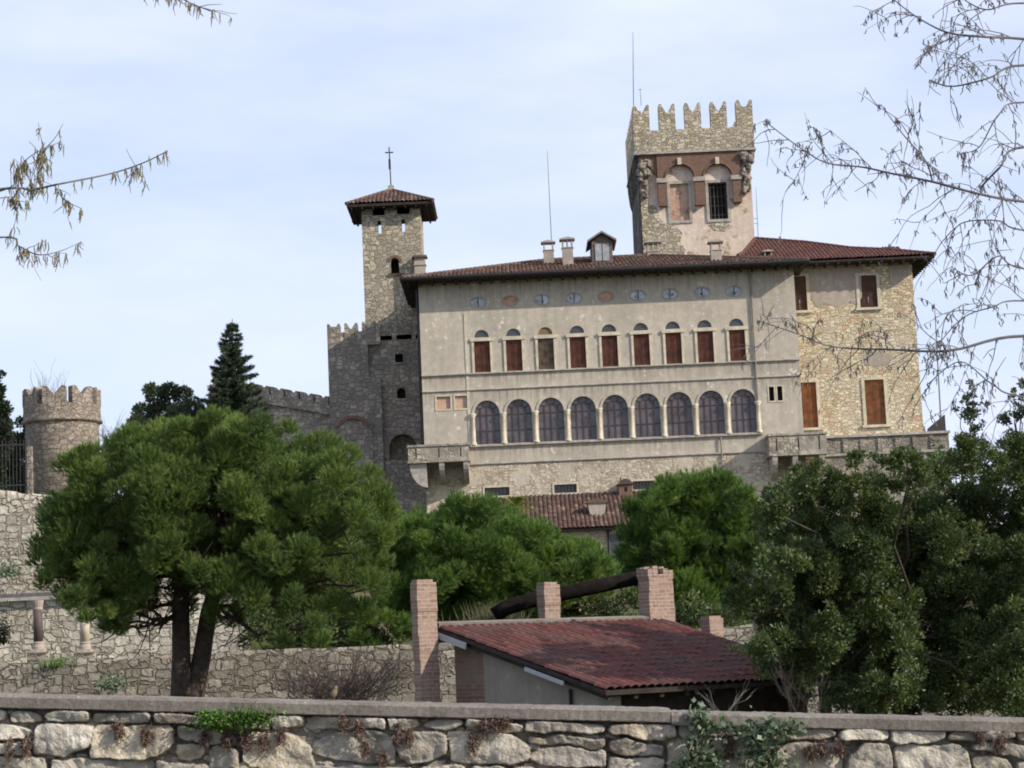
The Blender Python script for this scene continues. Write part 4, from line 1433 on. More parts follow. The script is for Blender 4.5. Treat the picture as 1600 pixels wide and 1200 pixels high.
MB().tube([(P(951, 850, 122.1).x, 122.08, ze_), (P(951, 850, 122.1).x, 122.08, 4)], 0.06, 6).build('drainpipe', MAT['pipe_dark'], low)
# flared chimney with pale flashing
Yc = 123.6
p0, p1 = P(934, 811, Yc), P(934, 781, Yc)
hw0, hw1_ = 11.5 * M(Yc), 14.5 * M(Yc)
q = MB()
q.prism([(-hw0, 0.3), (hw0, 0.3), (hw1_, p1.z - p0.z - 0.18), (-hw1_, p1.z - p0.z - 0.18)], (p0.x, Yc, p0.z), X3, Z3, (0, 0.8, 0))
q.m = 1
q.box(p0.x - hw0 - 0.02, p0.x + hw0 + 0.02, Yc - 0.02, Yc + 0.82, p0.z - 0.4, p0.z + 0.30)
q.m = 2
q.prism([(-hw1_ - 0.15, 0), (hw1_ + 0.15, 0), (hw1_ + 0.1, 0.08), (0, 0.3), (-hw1_ - 0.1, 0.08)], (p0.x, Yc - 0.1, p1.z - 0.178), X3, Z3, (0, 1.0, 0))
q.build('chimney', [MAT['chim'], MAT['white'], MAT['tile']], lroof)
Yc = 127.0
p0, p1 = P(978, 770, Yc), P(978, 754, Yc)
q = MB()
q.box(p0.x - 0.42, p0.x + 0.42, Yc, Yc + 0.7, p0.z - 0.6, p1.z - 0.1)
q.m = 2
q.box(p0.x - 0.08, p0.x + 0.10, Yc - 0.01, Yc + 0.1, p0.z + 0.08, p0.z + 0.36)
q.m = 1
q.prism([(-0.55, 0), (0.55, 0), (0.12, 0.34), (-0.12, 0.34)], (p0.x, Yc - 0.12, p1.z - 0.1), X3, Z3, (0, 0.95, 0))
q.tube([(p0.x - 0.32, Yc + 0.2, p1.z), (p0.x - 0.25, Yc + 0.2, p1.z + 0.35)], 0.05, 6)
q.build('chimney', [MAT['brick'], MAT['tile'], MAT['black']], lroof)

# ------------------------------------------------------------------ terrace walls in the garden
lw = empty('garden_wall', (-8, 52, -1), 'long low rubble retaining wall behind the big pine trunk', 'wall')
YA = 52.0
za = P(300, 1022, YA).z
rs = np.random.RandomState(3)


def rough_wall(name, x0, x1, y, z0, ztop, mat, parent, thick=0.6, nx_=160, nz_=24, amp=0.05, seed=1):
    """masonry wall whose face and top edge are uneven; ztop: list of (x, z)"""
    r_ = np.random.RandomState(seed)
    xs = np.linspace(x0, x1, nx_)
    zt__ = np.interp(xs, [q_[0] for q_ in ztop], [q_[1] for q_ in ztop]) + np.repeat(r_.uniform(-amp, amp, nx_ // 3 + 1), 3)[:nx_]
    tt = np.linspace(0, 1, nz_)
    Z = z0 + (zt__[None] - z0) * tt[:, None]
    Xg = np.repeat(xs[None], nz_, 0)
    Yg = y + r_.uniform(-amp * 0.4, amp * 0.4, (nz_, nx_))
    fr = np.stack([Xg, Yg, Z], -1).reshape(-1, 3)
    tp = np.stack([xs, np.full(nx_, y + thick), zt__ - 0.02], -1)
    bk = np.stack([xs, np.full(nx_, y + thick), np.full(nx_, z0)], -1)
    V = np.concatenate([fr, tp, bk])
    rows = nz_ + 2
    ii_ = (np.arange(rows - 1)[:, None] * nx_ + np.arange(nx_ - 1)[None]).ravel()
    F = np.stack([ii_, ii_ + 1, ii_ + nx_ + 1, ii_ + nx_], -1)
    return np_mesh(name, V, 4, mat, parent, faces=F)


rough_wall('wall', -18, 14, YA, -1.2, [(-18, za), (-11.2, za), (-11.15, za), (14, za + 0.1)], MAT['stone_low'], lw, seed=5)
hw_ = empty('upper_garden_wall', (-14, 62, 1), 'tall sunlit rubble wall under the round tower at far left', 'wall')
YU = 62.0
z1_, z2_ = P(0, 766, YU), P(190, 790, YU)
rough_wall('wall', -22, -8.2, YU, 1.0, [(-22, z1_.z + 0.2), (z1_.x, z1_.z), (z2_.x, z2_.z), (-8.2, z2_.z - 0.4)], MAT['stone_terrace'], hw_, 0.7, 120, 40, 0.07, 9)
pz = P(60, 934, YU - 0.3).z
MB().box(-20, -11.0, YU - 0.22, YU - 0.08, pz - 0.06, pz + 0.06).build('ledge', MAT['trim_grey'], hw_)
# pergola columns on the low wall
YC = 52.6
for px, lab in ((60, 'dark column with white base and capital at left edge of the terrace'), (133, 'pale column half hidden by the big pine on the terrace')):
    col = empty('garden_column', P(px, 1020, YC), lab, 'column', 'columns on the garden terrace')
    b_, t_ = P(px, 1018, YC), P(px - 2, 938, YC)
    x = b_.x
    q = MB()
    q.lathe([(0.12, 0.25), (0.125, 0.7), (0.11, t_.z - b_.z - 0.26)], (x, YC, b_.z), 14)
    q.build('shaft', plain('dark_porphyry', (0.085, 0.066, 0.062), 0.25, 5, 0.6) if px == 60 else MAT['trim'], col, True)
    q = MB()
    q.box(x - 0.17, x + 0.17, YC - 0.17, YC + 0.17, b_.z - 0.02, b_.z + 0.06)
    q.lathe([(0.16, 0.06), (0.16, 0.12), (0.13, 0.18), (0.14, 0.22), (0.12, 0.25)], (x, YC, b_.z), 14)
    q.build('base', MAT['chim'], col)
    MB().box(x - 0.24, x + 0.24, YC - 0.22, YC + 0.22, 0.9, b_.z - 0.022).build('plinth', MAT['stone_low'], col)
    q = MB()
    h_ = t_.z - b_.z
    q.lathe([(0.11, h_ - 0.26), (0.13, h_ - 0.22), (0.12, h_ - 0.18), (0.15, h_ - 0.06), (0.16, h_)], (x, YC, b_.z), 14)
    q.build('capital', MAT['chim'], col)
a, b = P(-60, 937, YC), P(210, 930, YC)
q = MB().box(a.x, b.x, YC - 0.06, YC + 0.06, a.z, a.z + 0.09)
o = q.build('pergola_beam', MAT['twig'])
tag(o, 'thin dark pergola beam lying across the two garden columns', 'beam')

# iron railing on the upper wall
rl = empty('iron_railing', (-19, 63, 6.5), 'dark iron railing on top of the left wall before the round tower', 'railing')
a, b = P(-40, 765, 63.4), P(44, 765, 63.4)
zt_ = P(20, 694, 63.4).z
q = MB()
q.box(a.x, b.x, 63.38, 63.42, zt_ - 0.05, zt_)
q.box(a.x, b.x, 63.38, 63.42, a.z + 0.05, a.z + 0.1)
q.build('rail', MAT['iron'], rl)
k = a.x
q = MB()
while k < b.x:
    q.tube([(k, 63.4, a.z - 0.4), (k, 63.4, zt_ + 0.12)], 0.009, 5)
    k += 0.11
q.build('bars', MAT['iron'], rl)
q = MB()
p = P(44, 690, 63.4)
q.box(p.x - 0.02, p.x + 0.12, 63.3, 63.5, a.z - 0.6, zt_ - 0.1)
q.build('post', MAT['stone_round'], rl)

# ------------------------------------------------------------------ brick shed
YE = 36.0
ev = Vector((0.80, 0.60, 0))                    # along the eave
up = Vector((-0.60, 0.80, 0))                   # towards the ridge, in plan
C0 = Vector((1.40, 36.0, P(925, 1079, 36).z))   # near eave corner
RZ = P(668, 980, 40.1).z - C0.z
Wd, Ln = 5.1, 5.75
shed = empty('shed', (2, 39, -0.9), 'low shed with red tiled lean-to roof and grey wall behind the road wall', 'shed')
sv = up * Wd + Vector((0, 0, RZ))
q = MB()
tile_face(q, C0, ev, sv, Ln, [(0, sv.length), (Ln, sv.length)], pitch=0.185, row=0.36, hgt=0.045, per=6, lap=0.014, jt=0.008)
sroof = q.build('roof', MAT['tile_shed'], shed)
nrm = ev.cross(sv).normalized()
if nrm.z < 0:
    nrm = -nrm
q = MB()
q.obox(C0 - nrm * 0.10, ev * Ln, sv, nrm * 0.075)
for k in range(9):
    q.obox(C0 - nrm * 0.2 + ev * (0.1 + k * 0.6) + sv * 0.01, ev * 0.09, sv * 0.98, nrm * 0.098)
q.build('eave', MAT['soffit'], shed)
q = MB()
caps_ = C0 + sv
q.obox(caps_ - nrm * 0.02 - sv.normalized() * 0.06, ev * Ln, sv.normalized() * 0.16, nrm * 0.1)
q.build('ridge_flashing', MAT['concrete'], shed)
q = MB()
q.obox(C0 + sv * 0.80 - nrm * 0.21 - ev * 0.02, sv * 0.205, ev * -0.03, nrm * 0.12)
q.build('barge_board', MAT['white'], shed)
q = MB()
q.obox(C0 + sv * 0.22 - nrm * 0.19 - ev * 0.02, sv * 0.22, ev * -0.03, nrm * 0.07)
q.build('barge_board', MAT['white'], shed)
# gable wall (grey) with upper edge under the roof
zg_ = -1.1
w0 = C0 + ev * 0.35 + up * 0.35
q = MB()
wl = Wd - 0.45
zA, zB = C0.z + RZ * 0.35 / Wd - 0.22, C0.z + RZ * (0.35 + wl - 0.9) / Wd - 0.22
q.prism([(0, zg_), (wl - 0.9, zg_), (wl - 0.9, zB), (0, zA)], (w0.x, w0.y, 0), up, Z3, ev * 0.25)
q.build('wall', MAT['grey_wall'], shed)
q = MB()
zC = C0.z + RZ * (0.35 + wl) / Wd - 0.22
q.prism([(wl - 0.898, zg_), (wl + 0.05, zg_), (wl + 0.05, zC), (wl - 0.898, zB)], (w0.x, w0.y, 0), up, Z3, ev * 0.3)
bw0 = C0 + up * (Wd - 0.3) + ev * 0.66
q.obox(Vector((bw0.x, bw0.y, zg_)), ev * (Ln - 1.2), up * 0.2, Vector((0, 0, C0.z + RZ * 0.93 - zg_ - 0.2)))
rw0 = C0 + ev * (Ln - 0.55) + up * 0.6
q.obox(Vector((rw0.x, rw0.y, zg_)), ev * 0.2, up * 3.8, Vector((0, 0, C0.z - zg_ - 0.12)))
q.build('brick_wall', MAT['shed_brick'], shed)
fw = C0 + up * 0.75
q = MB()
q.obox(Vector((fw.x, fw.y, zg_)) + ev * 0.62, ev * (Ln - 1.2), up * 0.06, Vector((0, 0, C0.z - zg_ - 0.06)))
q.build('eave_shade_panel', MAT['soffit'], shed)  # added dark panel closing the open front, imitates shade under the eave
for f_ in (0.97,):
    pz_ = C0 + ev * (Ln * f_) + up * 0.3
    MB().obox(Vector((pz_.x, pz_.y, zg_)), ev * 0.16, up * 0.16, Vector((0, 0, C0.z - zg_ - 0.1))).build('post', MAT['soffit'], shed)
MB().tube([Vector((w0.x, w0.y, 0)) + up * 1.05 - ev * 0.05 + Vector((0, 0, zg_)), Vector((w0.x, w0.y, 0)) + up * 1.05 - ev * 0.05 + Vector((0, 0, zA + 0.15))], 0.03, 6).build('drainpipe', MAT['pipe_dark'], shed)


def pillar(px0, px1, pxm, ytop, Y, zb_, lab, rag=False, seed=1):
    """square brick pillar turned like the shed: px0..pxm the shaded face, pxm..px1 the lit one"""
    n0 = P(pxm, ytop, Y)                        # near top corner
    wl_ = (pxm - px0) * M(Y) / 0.60
    wr_ = (px1 - pxm) * M(Y) / 0.80
    o = empty('brick_pillar', (n0.x, Y, zb_), lab, 'pillar', 'brick pillars round the shed')
    q_ = MB()
    r_ = random.Random(seed + 50)
    zz = zb_
    zt = n0.z - 0.14
    while zz < zt - 1e-4:
        hh = min(2 / 13, zt - zz)
        i0, i1, i2, i3 = (r_.uniform(0, 0.014) if r_.random() < 0.85 else r_.uniform(0.01, 0.035) for _ in range(4))
        q_.obox(Vector((n0.x, Y, zz)) + ev * i0 + up * i1, ev * (wr_ - i0 - i2), up * (wl_ - i1 - i3), Vector((0, 0, hh)))
        zz += hh
    q_.build('shaft', MAT['brick_pillar'], o)
    r_ = random.Random(seed)
    q_ = MB()
    if rag:
        for i in range(5):
            for j in range(3):
                hh_ = r_.uniform(0.05, 0.24)
                q_.obox(Vector((n0.x, Y, n0.z - 0.138)) + ev * (wr_ * i / 5 + 0.005) + up * (wl_ * j / 3 + 0.005), ev * (wr_ / 5 - 0.01), up * (wl_ / 3 - 0.01), Vector((0, 0, hh_)))
    else:
        q_.obox(Vector((n0.x, Y, n0.z - 0.138)) + ev * 0.004 + up * 0.004, ev * (wr_ - 0.012), up * (wl_ - 0.012), Vector((0, 0, 0.08)))
        q_.obox(Vector((n0.x, Y, n0.z - 0.057)) + ev * 0.01 + up * 0.01, ev * (wr_ * 0.8), up * (wl_ - 0.05), Vector((0, 0, 0.05)))
    q_.build('cap', MAT['brick_pillar'], o)
    return o, n0


pillar(639, 681, 651, 905, 39.6, -1.1, 'brick pillar at left corner of the red tiled shed')
pillar(837, 875, 850, 909, 43.0, -1.0, 'short brick pillar behind the middle of the shed ridge')
o3, n3 = pillar(995, 1054, 1012, 891, 43.2, -1.0, 'thick ragged-topped brick pillar at right end of the shed ridge', True, 5)
pillar(1094, 1132, 1108, 962, 45.5, -1.0, 'low brick pillar between thick pillar and dark laurel')
pillar(1174, 1211, 1186, 889, 46.5, -1.0, 'brick pillar half hidden by dark laurel leaves', True, 8)
# dark sagging beam
pts = [P(772, 962, 43.8), P(790, 950, 43.8), P(830, 938, 43.9), P(905, 922, 43.9), P(1000, 902, 44.0)]
q = MB()
q.tube(pts, [0.17, 0.165, 0.16, 0.155, 0.15], 10)
o = q.build('timber_beam', MAT['beam'], None, True)
tag(o, 'thick blackened beam sloping down leftwards from the ragged brick pillar', 'beam')

# ------------------------------------------------------------------ foreground wall
YR = 14.5
wl0, wl1 = P(0, 1106, YR), P(1600, 1141, YR)
slope_w = (wl1.z - wl0.z) / (wl1.x - wl0.x)


def wtop(x):
    return wl0.z + slope_w * (x - wl0.x)


road_wall = empty('road_wall', (0, YR, 0), 'rough pale limestone wall with grey coping along the road in front', 'wall')
rs = np.random.RandomState(21)
X0, X1, ZB = -5.2, 5.2, 1.25                    # s: depth below the top
rects = []
dcur = 0.0
courses = [(0.0, 0.10), (0.10, 0.33), (0.33, 0.70), (0.70, 0.98), (0.98, 1.3)]
for ci, (d0, d1) in enumerate(courses):
    x = X0
    while x < X1:
        h = d1 - d0
        w = rs.uniform(0.22, 0.60) if ci == 0 else rs.uniform(0.26, 0.66) if ci == 1 else rs.uniform(0.34, 0.78)
        if ci and rs.rand() < 0.42:
            m = rs.uniform(0.3, 0.6)
            rects.append([x, x + w, d0, d0 + h * m])
            if rs.rand() < 0.5:
                m2 = rs.uniform(0.35, 0.65)
                rects.append([x, x + w * m2, d0 + h * m, d1])
                rects.append([x + w * m2, x + w, d0 + h * m, d1])
            else:
                rects.append([x, x + w, d0 + h * m, d1])
        else:
            rects.append([x, x + w, d0, d1])
        if ci == 1 and rs.rand() < 0.35:        # a stone reaching down into the next course
            rects[-1][3] += 0.1
        x += w
rects = np.array(rects)


def vnoise(x, y, sc_, seed, octv=3):
    """smooth value noise on arrays"""
    out = np.zeros_like(x)
    amp = 1.0
    tot = 0
    for o_ in range(octv):
        r_ = np.random.RandomState(seed + o_)
        tb = r_.rand(64, 64)
        u, v = x * sc_, y * sc_
        i, j = np.floor(u).astype(int), np.floor(v).astype(int)
        fu, fv = u - i, v - j
        fu, fv = fu * fu * (3 - 2 * fu), fv * fv * (3 - 2 * fv)
        a_, b_ = tb[i % 64, j % 64], tb[(i + 1) % 64, j % 64]
        c_, d_ = tb[i % 64, (j + 1) % 64], tb[(i + 1) % 64, (j + 1) % 64]
        out += amp * ((a_ * (1 - fu) + b_ * fu) * (1 - fv) + (c_ * (1 - fu) + d_ * fu) * fv)
        tot += amp
        amp *= 0.5
        sc_ *= 2
    return out / tot


nxw, nzw = 1500, 190
xs = np.linspace(X0, X1, nxw)
ds = np.linspace(0, ZB, nzw)
GXw, GD = np.meshgrid(xs, ds)
top_ = smooth(0, 0.15, GD)
wx = GXw + 0.09 * (vnoise(GXw, GD, 2.6, 1) - 0.5) + 0.04 * (vnoise(GXw, GD, 9, 7) - 0.5) + 0.012 * (vnoise(GXw, GD, 40, 8) - 0.5)
wd = GD + top_ * (0.09 * (vnoise(GXw, GD, 2.2, 3) - 0.5) + 0.04 * (vnoise(GXw, GD, 9, 9) - 0.5)) + 0.012 * (vnoise(GXw, GD, 40, 10) - 0.5)


def lay(shapes, best, sid, id0):
    """deepest-inside field of convex stone outlines"""
    for k, pl in enumerate(shapes):
        pl = np.array(pl)
        lo, hi = pl.min(0) - 0.02, pl.max(0) + 0.02
        m = (wx > lo[0]) & (wx < hi[0]) & (wd > lo[1]) & (wd < hi[1])
        if not m.any():
            continue
        px_, pd = wx[m], wd[m]
        sd = np.full(px_.shape, 9.0)
        for i in range(len(pl)):
            a_, b_ = pl[i], pl[(i + 1) % len(pl)]
            e_ = (b_ - a_) / max(np.hypot(*(b_ - a_)), 1e-6)
            dd_ = e_[0] * (pd - a_[1]) - e_[1] * (px_ - a_[0])
            sd = -np.log(np.exp(-np.clip(sd, -0.3, 1) * 90) + np.exp(-np.clip(dd_, -0.3, 1) * 90)) / 90
        cur_ = best[m]
        up_ = sd > cur_
        cur_[up_] = sd[up_]
        best[m] = cur_
        si = sid[m]
        si[up_] = id0 + k
        sid[m] = si


def stone_outline(a, b, c, d):
    w, h = b - a, d - c
    g_ = rs.uniform(0.002, 0.007)
    j = lambda m_: rs.uniform(-0.09, 0.075) * m_ + g_
    q = [(a + j(min(w, h)), c + j(min(h, .25)) * 0.5), (b - j(min(w, h)), c + j(min(h, .25)) * 0.5), (b - j(min(w, h)), d - j(min(h, .25)) * 0.5), (a + j(min(w, h)), d - j(min(h, .25)) * 0.5)]
    out = []
    for i in range(4):
        p, n_, v = np.array(q[i - 1]), np.array(q[(i + 1) % 4]), np.array(q[i])
        if rs.rand() < 0.42:
            t1, t2 = rs.uniform(0.08, 0.42), rs.uniform(0.08, 0.42)
            out += [v + (p - v) * t1, v + (n_ - v) * t2]
        else:
            out.append(v)
    return out


big = [stone_outline(*r_) for r_ in rects]
small = []
dd0 = 0.0
while dd0 < ZB:
    hh_ = rs.uniform(0.035, 0.085)
    x = X0
    while x < X1:
        w_ = rs.uniform(0.06, 0.20)
        small.append(stone_outline(x, x + w_, dd0, dd0 + hh_))
        x += w_
    dd0 += hh_
best = np.full(GXw.shape, -9.0)
sid = np.zeros(GXw.shape, int)
lay(big, best, sid, 0)
best2 = np.full(GXw.shape, -9.0)
sid2 = np.zeros(GXw.shape, int)
lay(small, best2, sid2, len(big))
nr = len(big) + len(small)
ctr = np.array([np.mean(np.array(p), 0) for p in big + small])
tx, td = rs.uniform(-0.12, 0.12, nr), rs.uniform(-0.20, 0.12, nr)
pro = rs.uniform(0.0, 0.05, nr)
facet = np.abs(vnoise(GXw + 0.3 * GD, GD, 4.2, 31, 2) - 0.5) * 0.12 + np.abs(vnoise(GXw, GD + 0.4 * GXw, 10, 51, 2) - 0.5) * 0.035 + (vnoise(GXw, GD, 26, 41, 2) - 0.5) * 0.012


def relief(bst, sd_, base, soft):
    dm = np.where(bst > 0, 1 - (1 - np.clip(bst / soft, 0, 1)) ** 2.2, 0)
    return dm * (base + pro[sd_] + tx[sd_] * (GXw - ctr[sd_, 0]) + td[sd_] * (GD - ctr[sd_, 1]) + facet), dm


h1, d1_ = relief(best, sid, 0.030, 0.010)
h2, d2_ = relief(best2, sid2, 0.005, 0.014)
floor_ = -0.012 + 0.02 * vnoise(GXw, GD, 20, 5)
on2 = (best <= 0) & (best2 > 0)
hgt_ = np.where(best > 0, np.maximum(h1, -0.01), np.where(on2, h2 * 0.6 - 0.012, floor_))
sc_col = np.array([(0.47, 0.43, 0.36), (0.54, 0.50, 0.42), (0.42, 0.39, 0.33), (0.58, 0.54, 0.46), (0.48, 0.45, 0.39), (0.51, 0.45, 0.35)])
cc = sc_col[rs.randint(0, 6, nr)] * rs.uniform(0.72, 1.14, (nr, 1))
cc[len(big):] *= 0.78
sel = np.where(best > 0, sid, sid2)
col = cc[sel]
mor = np.array((0.23, 0.20, 0.165))
mk = np.where(best > 0, smooth(0.0, 0.010, best), np.where(on2, smooth(0.0, 0.010, best2), 0))[..., None]
col = col * mk + mor * (1 - mk)
grime = smooth(0.54, 0.70, vnoise(GXw, GD, 1.6, 77, 4))[..., None] * smooth(0.60, 0.0, GD)[..., None]
col = col * (1 - 0.6 * grime) + np.array((0.20, 0.16, 0.13)) * 0.6 * grime
run = smooth(0.55, 0.75, vnoise(GXw * 2.2, GD * 0.35, 3.0, 91, 3))[..., None]
col = col * (1 - 0.30 * run)
ztp = np.array([wtop(x) for x in xs])
V = np.stack([GXw, YR - hgt_, ztp[None] - GD], -1).reshape(-1, 3)
ii = (np.arange(nzw - 1)[:, None] * nxw + np.arange(nxw - 1)[None]).ravel()
F = np.stack([ii, ii + nxw, ii + nxw + 1, ii + 1], -1)
np_mesh('stone_face', V, 4, MAT['fore_stone'], road_wall, col=np.concatenate([col.reshape(-1, 3), np.ones((nxw * nzw, 1))], 1), faces=F, smooth=True)
q = MB()
for a, b in ((X0, 0), (0, X1)):
    q.prism([(a, -1.2), (b, -1.2), (b, wtop(b) - 0.004), (a, wtop(a) - 0.004)], (0, YR + 0.06, 0), X3, Z3, (0, 0.36, 0))
q.build('core', MAT['stone_low'], road_wall)


def coping(x0, x1, dz, seed):
    n = int((x1 - x0) / 0.03)
    r_ = np.random.RandomState(seed)
    prof = [(-0.10, 0.0), (-0.108, 0.008), (-0.11, 0.075), (-0.095, 0.092), (0.12, 0.100), (0.42, 0.096), (0.45, 0.08), (0.45, 0.0)]
    xs_ = np.linspace(x0, x1, n)
    V_ = []
    for x in xs_:
        for (yy, zz) in prof:
            V_.append((x, YR + yy + r_.normal(0, 0.0012), wtop(x) + dz + zz + r_.normal(0, 0.0015)))
    m_ = len(prof)
    F_ = [(i * m_ + j, (i + 1) * m_ + j, (i + 1) * m_ + (j + 1) % m_, i * m_ + (j + 1) % m_) for i in range(n - 1) for j in range(m_)]
    q_ = MB().add(V_, F_ + [tuple(range(m_)), tuple((n - 1) * m_ + j for j in reversed(range(m_)))])
    q_.build('coping', MAT['concrete'], road_wall)


xj = P(1046, 1110, YR).x
coping(X0, xj, 0.0, 1)
coping(xj + 0.004, X1, -0.018, 2)


# ------------------------------------------------------------------ foliage generators
def unit(v):
    return v / np.maximum(np.linalg.norm(v, axis=-1, keepdims=True), 1e-9)


def sphere_pts(n, rng):
    return unit(rng.normal(size=(n, 3)))


def blades(base, dirs, ln, wd_, per, spread, rng, lvar=0.35):
    """per thin triangles from each base point along its direction"""
    n = len(base)
    d = np.repeat(dirs, per, 0) + spread * rng.normal(size=(n * per, 3))
    d = unit(d)
    b_ = np.repeat(base, per, 0)
    s = unit(np.cross(d, rng.normal(size=d.shape)))
    l_ = (ln * (1 + lvar * rng.uniform(-1, 1, n * per)))[:, None]
    V_ = np.stack([b_ - s * wd_ / 2, b_ + s * wd_ / 2, b_ + d * l_], 1)
    return V_.reshape(-1, 3)


def leaves(base, ln, wd_, rng, droop=0.2, dirs=None):
    """one pointed quad leaf per point"""
    n = len(base)
    d = sphere_pts(n, rng) if dirs is None else unit(dirs + 0.6 * rng.normal(size=(n, 3)))
    d[:, 2] -= droop
    d = unit(d)
    s = unit(np.cross(d, rng.normal(size=d.shape)))
    l_ = (ln * rng.uniform(0.65, 1.25, n))[:, None]
    w_ = l_ * wd_ / ln
    V_ = np.stack([base, base + d * l_ * 0.45 + s * w_ / 2, base + d * l_, base + d * l_ * 0.45 - s * w_ / 2], 1)
    return V_.reshape(-1, 3)


def clump_points(cl, per_area, rng, lo=0.55, up_bias=0.25):
    """points in the outer shell of each clump (cx, cy, cz, r); returns points and outward directions"""
    ps, ds_, ids = [], [], []
    for k, (x, y, z, r) in enumerate(cl):
        n = max(6, int(per_area * r * r * 12.6))
        d = sphere_pts(n, rng)
        d[:, 2] += up_bias * rng.rand(n)
        d = unit(d)
        rad = r * (lo + (1 - lo) * rng.rand(n) ** 0.6)
        ps.append(np.array((x, y, z)) + d * rad[:, None] * np.array((1, 1, 0.85)))
        ds_.append(d)
        ids.append(np.full(n, k))
    return np.concatenate(ps), np.concatenate(ds_), np.concatenate(ids)


def dome_clumps(c, rx, ry, rz, n, r0, r1, rng, zmin=-1.0, inner=0.35, lump=0.1):
    """clump centres spread over and inside an ellipsoid"""
    out = []
    gold = math.pi * (3 - math.sqrt(5))
    for k in range(n):
        z = 1 - 2 * (k + 0.5) / n
        if z < zmin:
            continue
        a_ = k * gold + rng.uniform(-0.25, 0.25)
        h = math.sqrt(max(0, 1 - z * z))
        s = 1 + rng.uniform(-lump, lump)
        if rng.rand() < inner:
            s *= rng.uniform(0.45, 0.8)
        r = rng.uniform(r0, r1)
        out.append((c[0] + math.cos(a_) * h * s * (rx - r * 0.6), c[1] + math.sin(a_) * h * s * (ry - r * 0.6), c[2] + z * s * (rz - r * 0.6), r))
    return out


def pts_clumps(lst, Y, rng, dj=0.6):
    """explicit clumps at photograph pixels (px, py, radius px)"""
    out = []
    for px, py, r in lst:
        y = Y + rng.uniform(-dj, dj)
        p = P(px, py, y)
        out.append((p.x, p.y, p.z, r * M(y)))
    return out


def limb(mb, a, b, r0, r1, rng, n=5, wob=0.12, sag=0.1):
    a, b = Vector(a), Vector(b)
    L_ = (b - a).length
    pts_ = []
    for k in range(n + 1):
        f = k / n
        p = a.lerp(b, f)
        o = math.sin(f * math.pi)
        p += Vector((rng.uniform(-wob, wob), rng.uniform(-wob, wob), rng.uniform(-wob, wob))) * L_ * 0.35 * o
        p.z -= sag * L_ * o
        pts_.append(p)
    mb.tube(pts_, [r0 + (r1 - r0) * k / n for k in range(n + 1)], 6)
    return pts_


def split(cl, k, rng, sp=0.62, lo=0.35, hi=0.6):
    out = []
    for (x, y, z, r) in cl:
        for d in sphere_pts(k, rng):
            out.append((x + d[0] * r * sp, y + d[1] * r * sp, z + d[2] * r * sp * 0.85, r * rng.uniform(lo, hi)))
    return out


def px_of(p):
    v = Vector(p) - Vector((0, 0, CZ))
    b = -v.y * math.sin(PITCH) + v.z * math.cos(PITCH)
    d = v.y * math.cos(PITCH) + v.z * math.sin(PITCH)
    u, w = v.x / d, b / d
    return 800 + FPX * (u * math.cos(ROLL) - w * math.sin(ROLL)), 600 - FPX * (u * math.sin(ROLL) + w * math.cos(ROLL))


def pine(label, trunks, clumps, per_area, needle, width, per, mat, rng, hub=None, nlimb=46, group=None, spread=0.55):
    base = trunks[0][0][0]
    o = empty('pine_tree', base, label, 'tree', group)
    q = MB()
    for pts_, rads in trunks:
        q.tube(pts_, rads, 9)
    cl = np.array(clumps)
    hubs = [Vector(h) for h in (hub or [trunks[0][0][-1]])]
    idx = rng.permutation(len(cl))[:nlimb]
    for i in idx:
        tgt = Vector(cl[i][:3])
        h = min(hubs, key=lambda v: (v - tgt).length)
        pp_ = limb(q, h + Vector((0, 0, rng.uniform(-0.1, 0.5))), tgt, 0.05, 0.015, rng, 6, 0.16, 0.08)
        for k in (2, 3, 4, 5):
            for j in range(2):
                limb(q, pp_[k], pp_[k] + Vector(tuple(rng.normal(0, 0.4, 3))) + Vector((0, 0, 0.1)), 0.018, 0.006, rng, 3)
    q.build('trunk', MAT['bark'], o, True)
    ps, ds_, ids = clump_points(clumps, per_area, rng, 0.35)
    ds_ = unit(ds_ + np.array((0, 0, 0.85)) + 0.22 * rng.normal(size=ds_.shape))
    # every tuft: a brush of needles along the last stretch of its shoot
    n_ = len(ps)
    tb = np.repeat(ps, per, 0) + np.repeat(ds_, per, 0) * (rng.uniform(-0.9, 0.5, n_ * per) * needle)[:, None]
    V_ = blades(tb, np.repeat(ds_, per, 0), needle, width, 1, spread * 0.55, rng)
    tclump = rng.normal(0.45, 0.14, len(clumps))
    tt = np.repeat(np.clip(tclump[ids] + rng.normal(0, 0.17, n_), 0, 1), per)
    np_mesh('crown', V_, 3, mat, o, tint=tt)
    return o


rng = np.random.RandomState(7)
# the big pine
YP = 45.0
c = P(336, 832, YP)
m = M(YP)
cl = dome_clumps(c, 262 * m, 250 * m, 178 * m, 420, 0.26, 0.50, rng, -0.78, 0.35, 0.10)
cl = [q for q in cl if not (q[2] < c.z - 0.62 * 178 * m and abs(q[0] - c.x) < 1.5 and q[1] < YP)]
cl += split(pts_clumps([(110, 740, 38), (140, 720, 34), (90, 800, 36), (100, 870, 38), (85, 905, 30), (120, 930, 34), (150, 960, 28), (180, 980, 24),
                  (520, 740, 40), (555, 790, 44), (575, 850, 42), (580, 900, 40), (545, 950, 40), (500, 985, 34), (450, 1000, 26), (540, 720, 32), (590, 870, 30),
                  (330, 670, 34), (270, 672, 32), (390, 676, 32), (205, 700, 36), (455, 720, 38), (300, 835, 40), (310, 880, 34), (400, 870, 44), (460, 880, 46), (420, 930, 44), (350, 900, 30), (330, 960, 26), (470, 940, 40), (240, 760, 40)], YP - 2.6, rng, 0.8), 4, rng, 0.6, 0.4, 0.65)
b0, b1 = P(283, 1092, YP - 0.4), P(303, 1090, YP - 0.3)
gz = -0.95
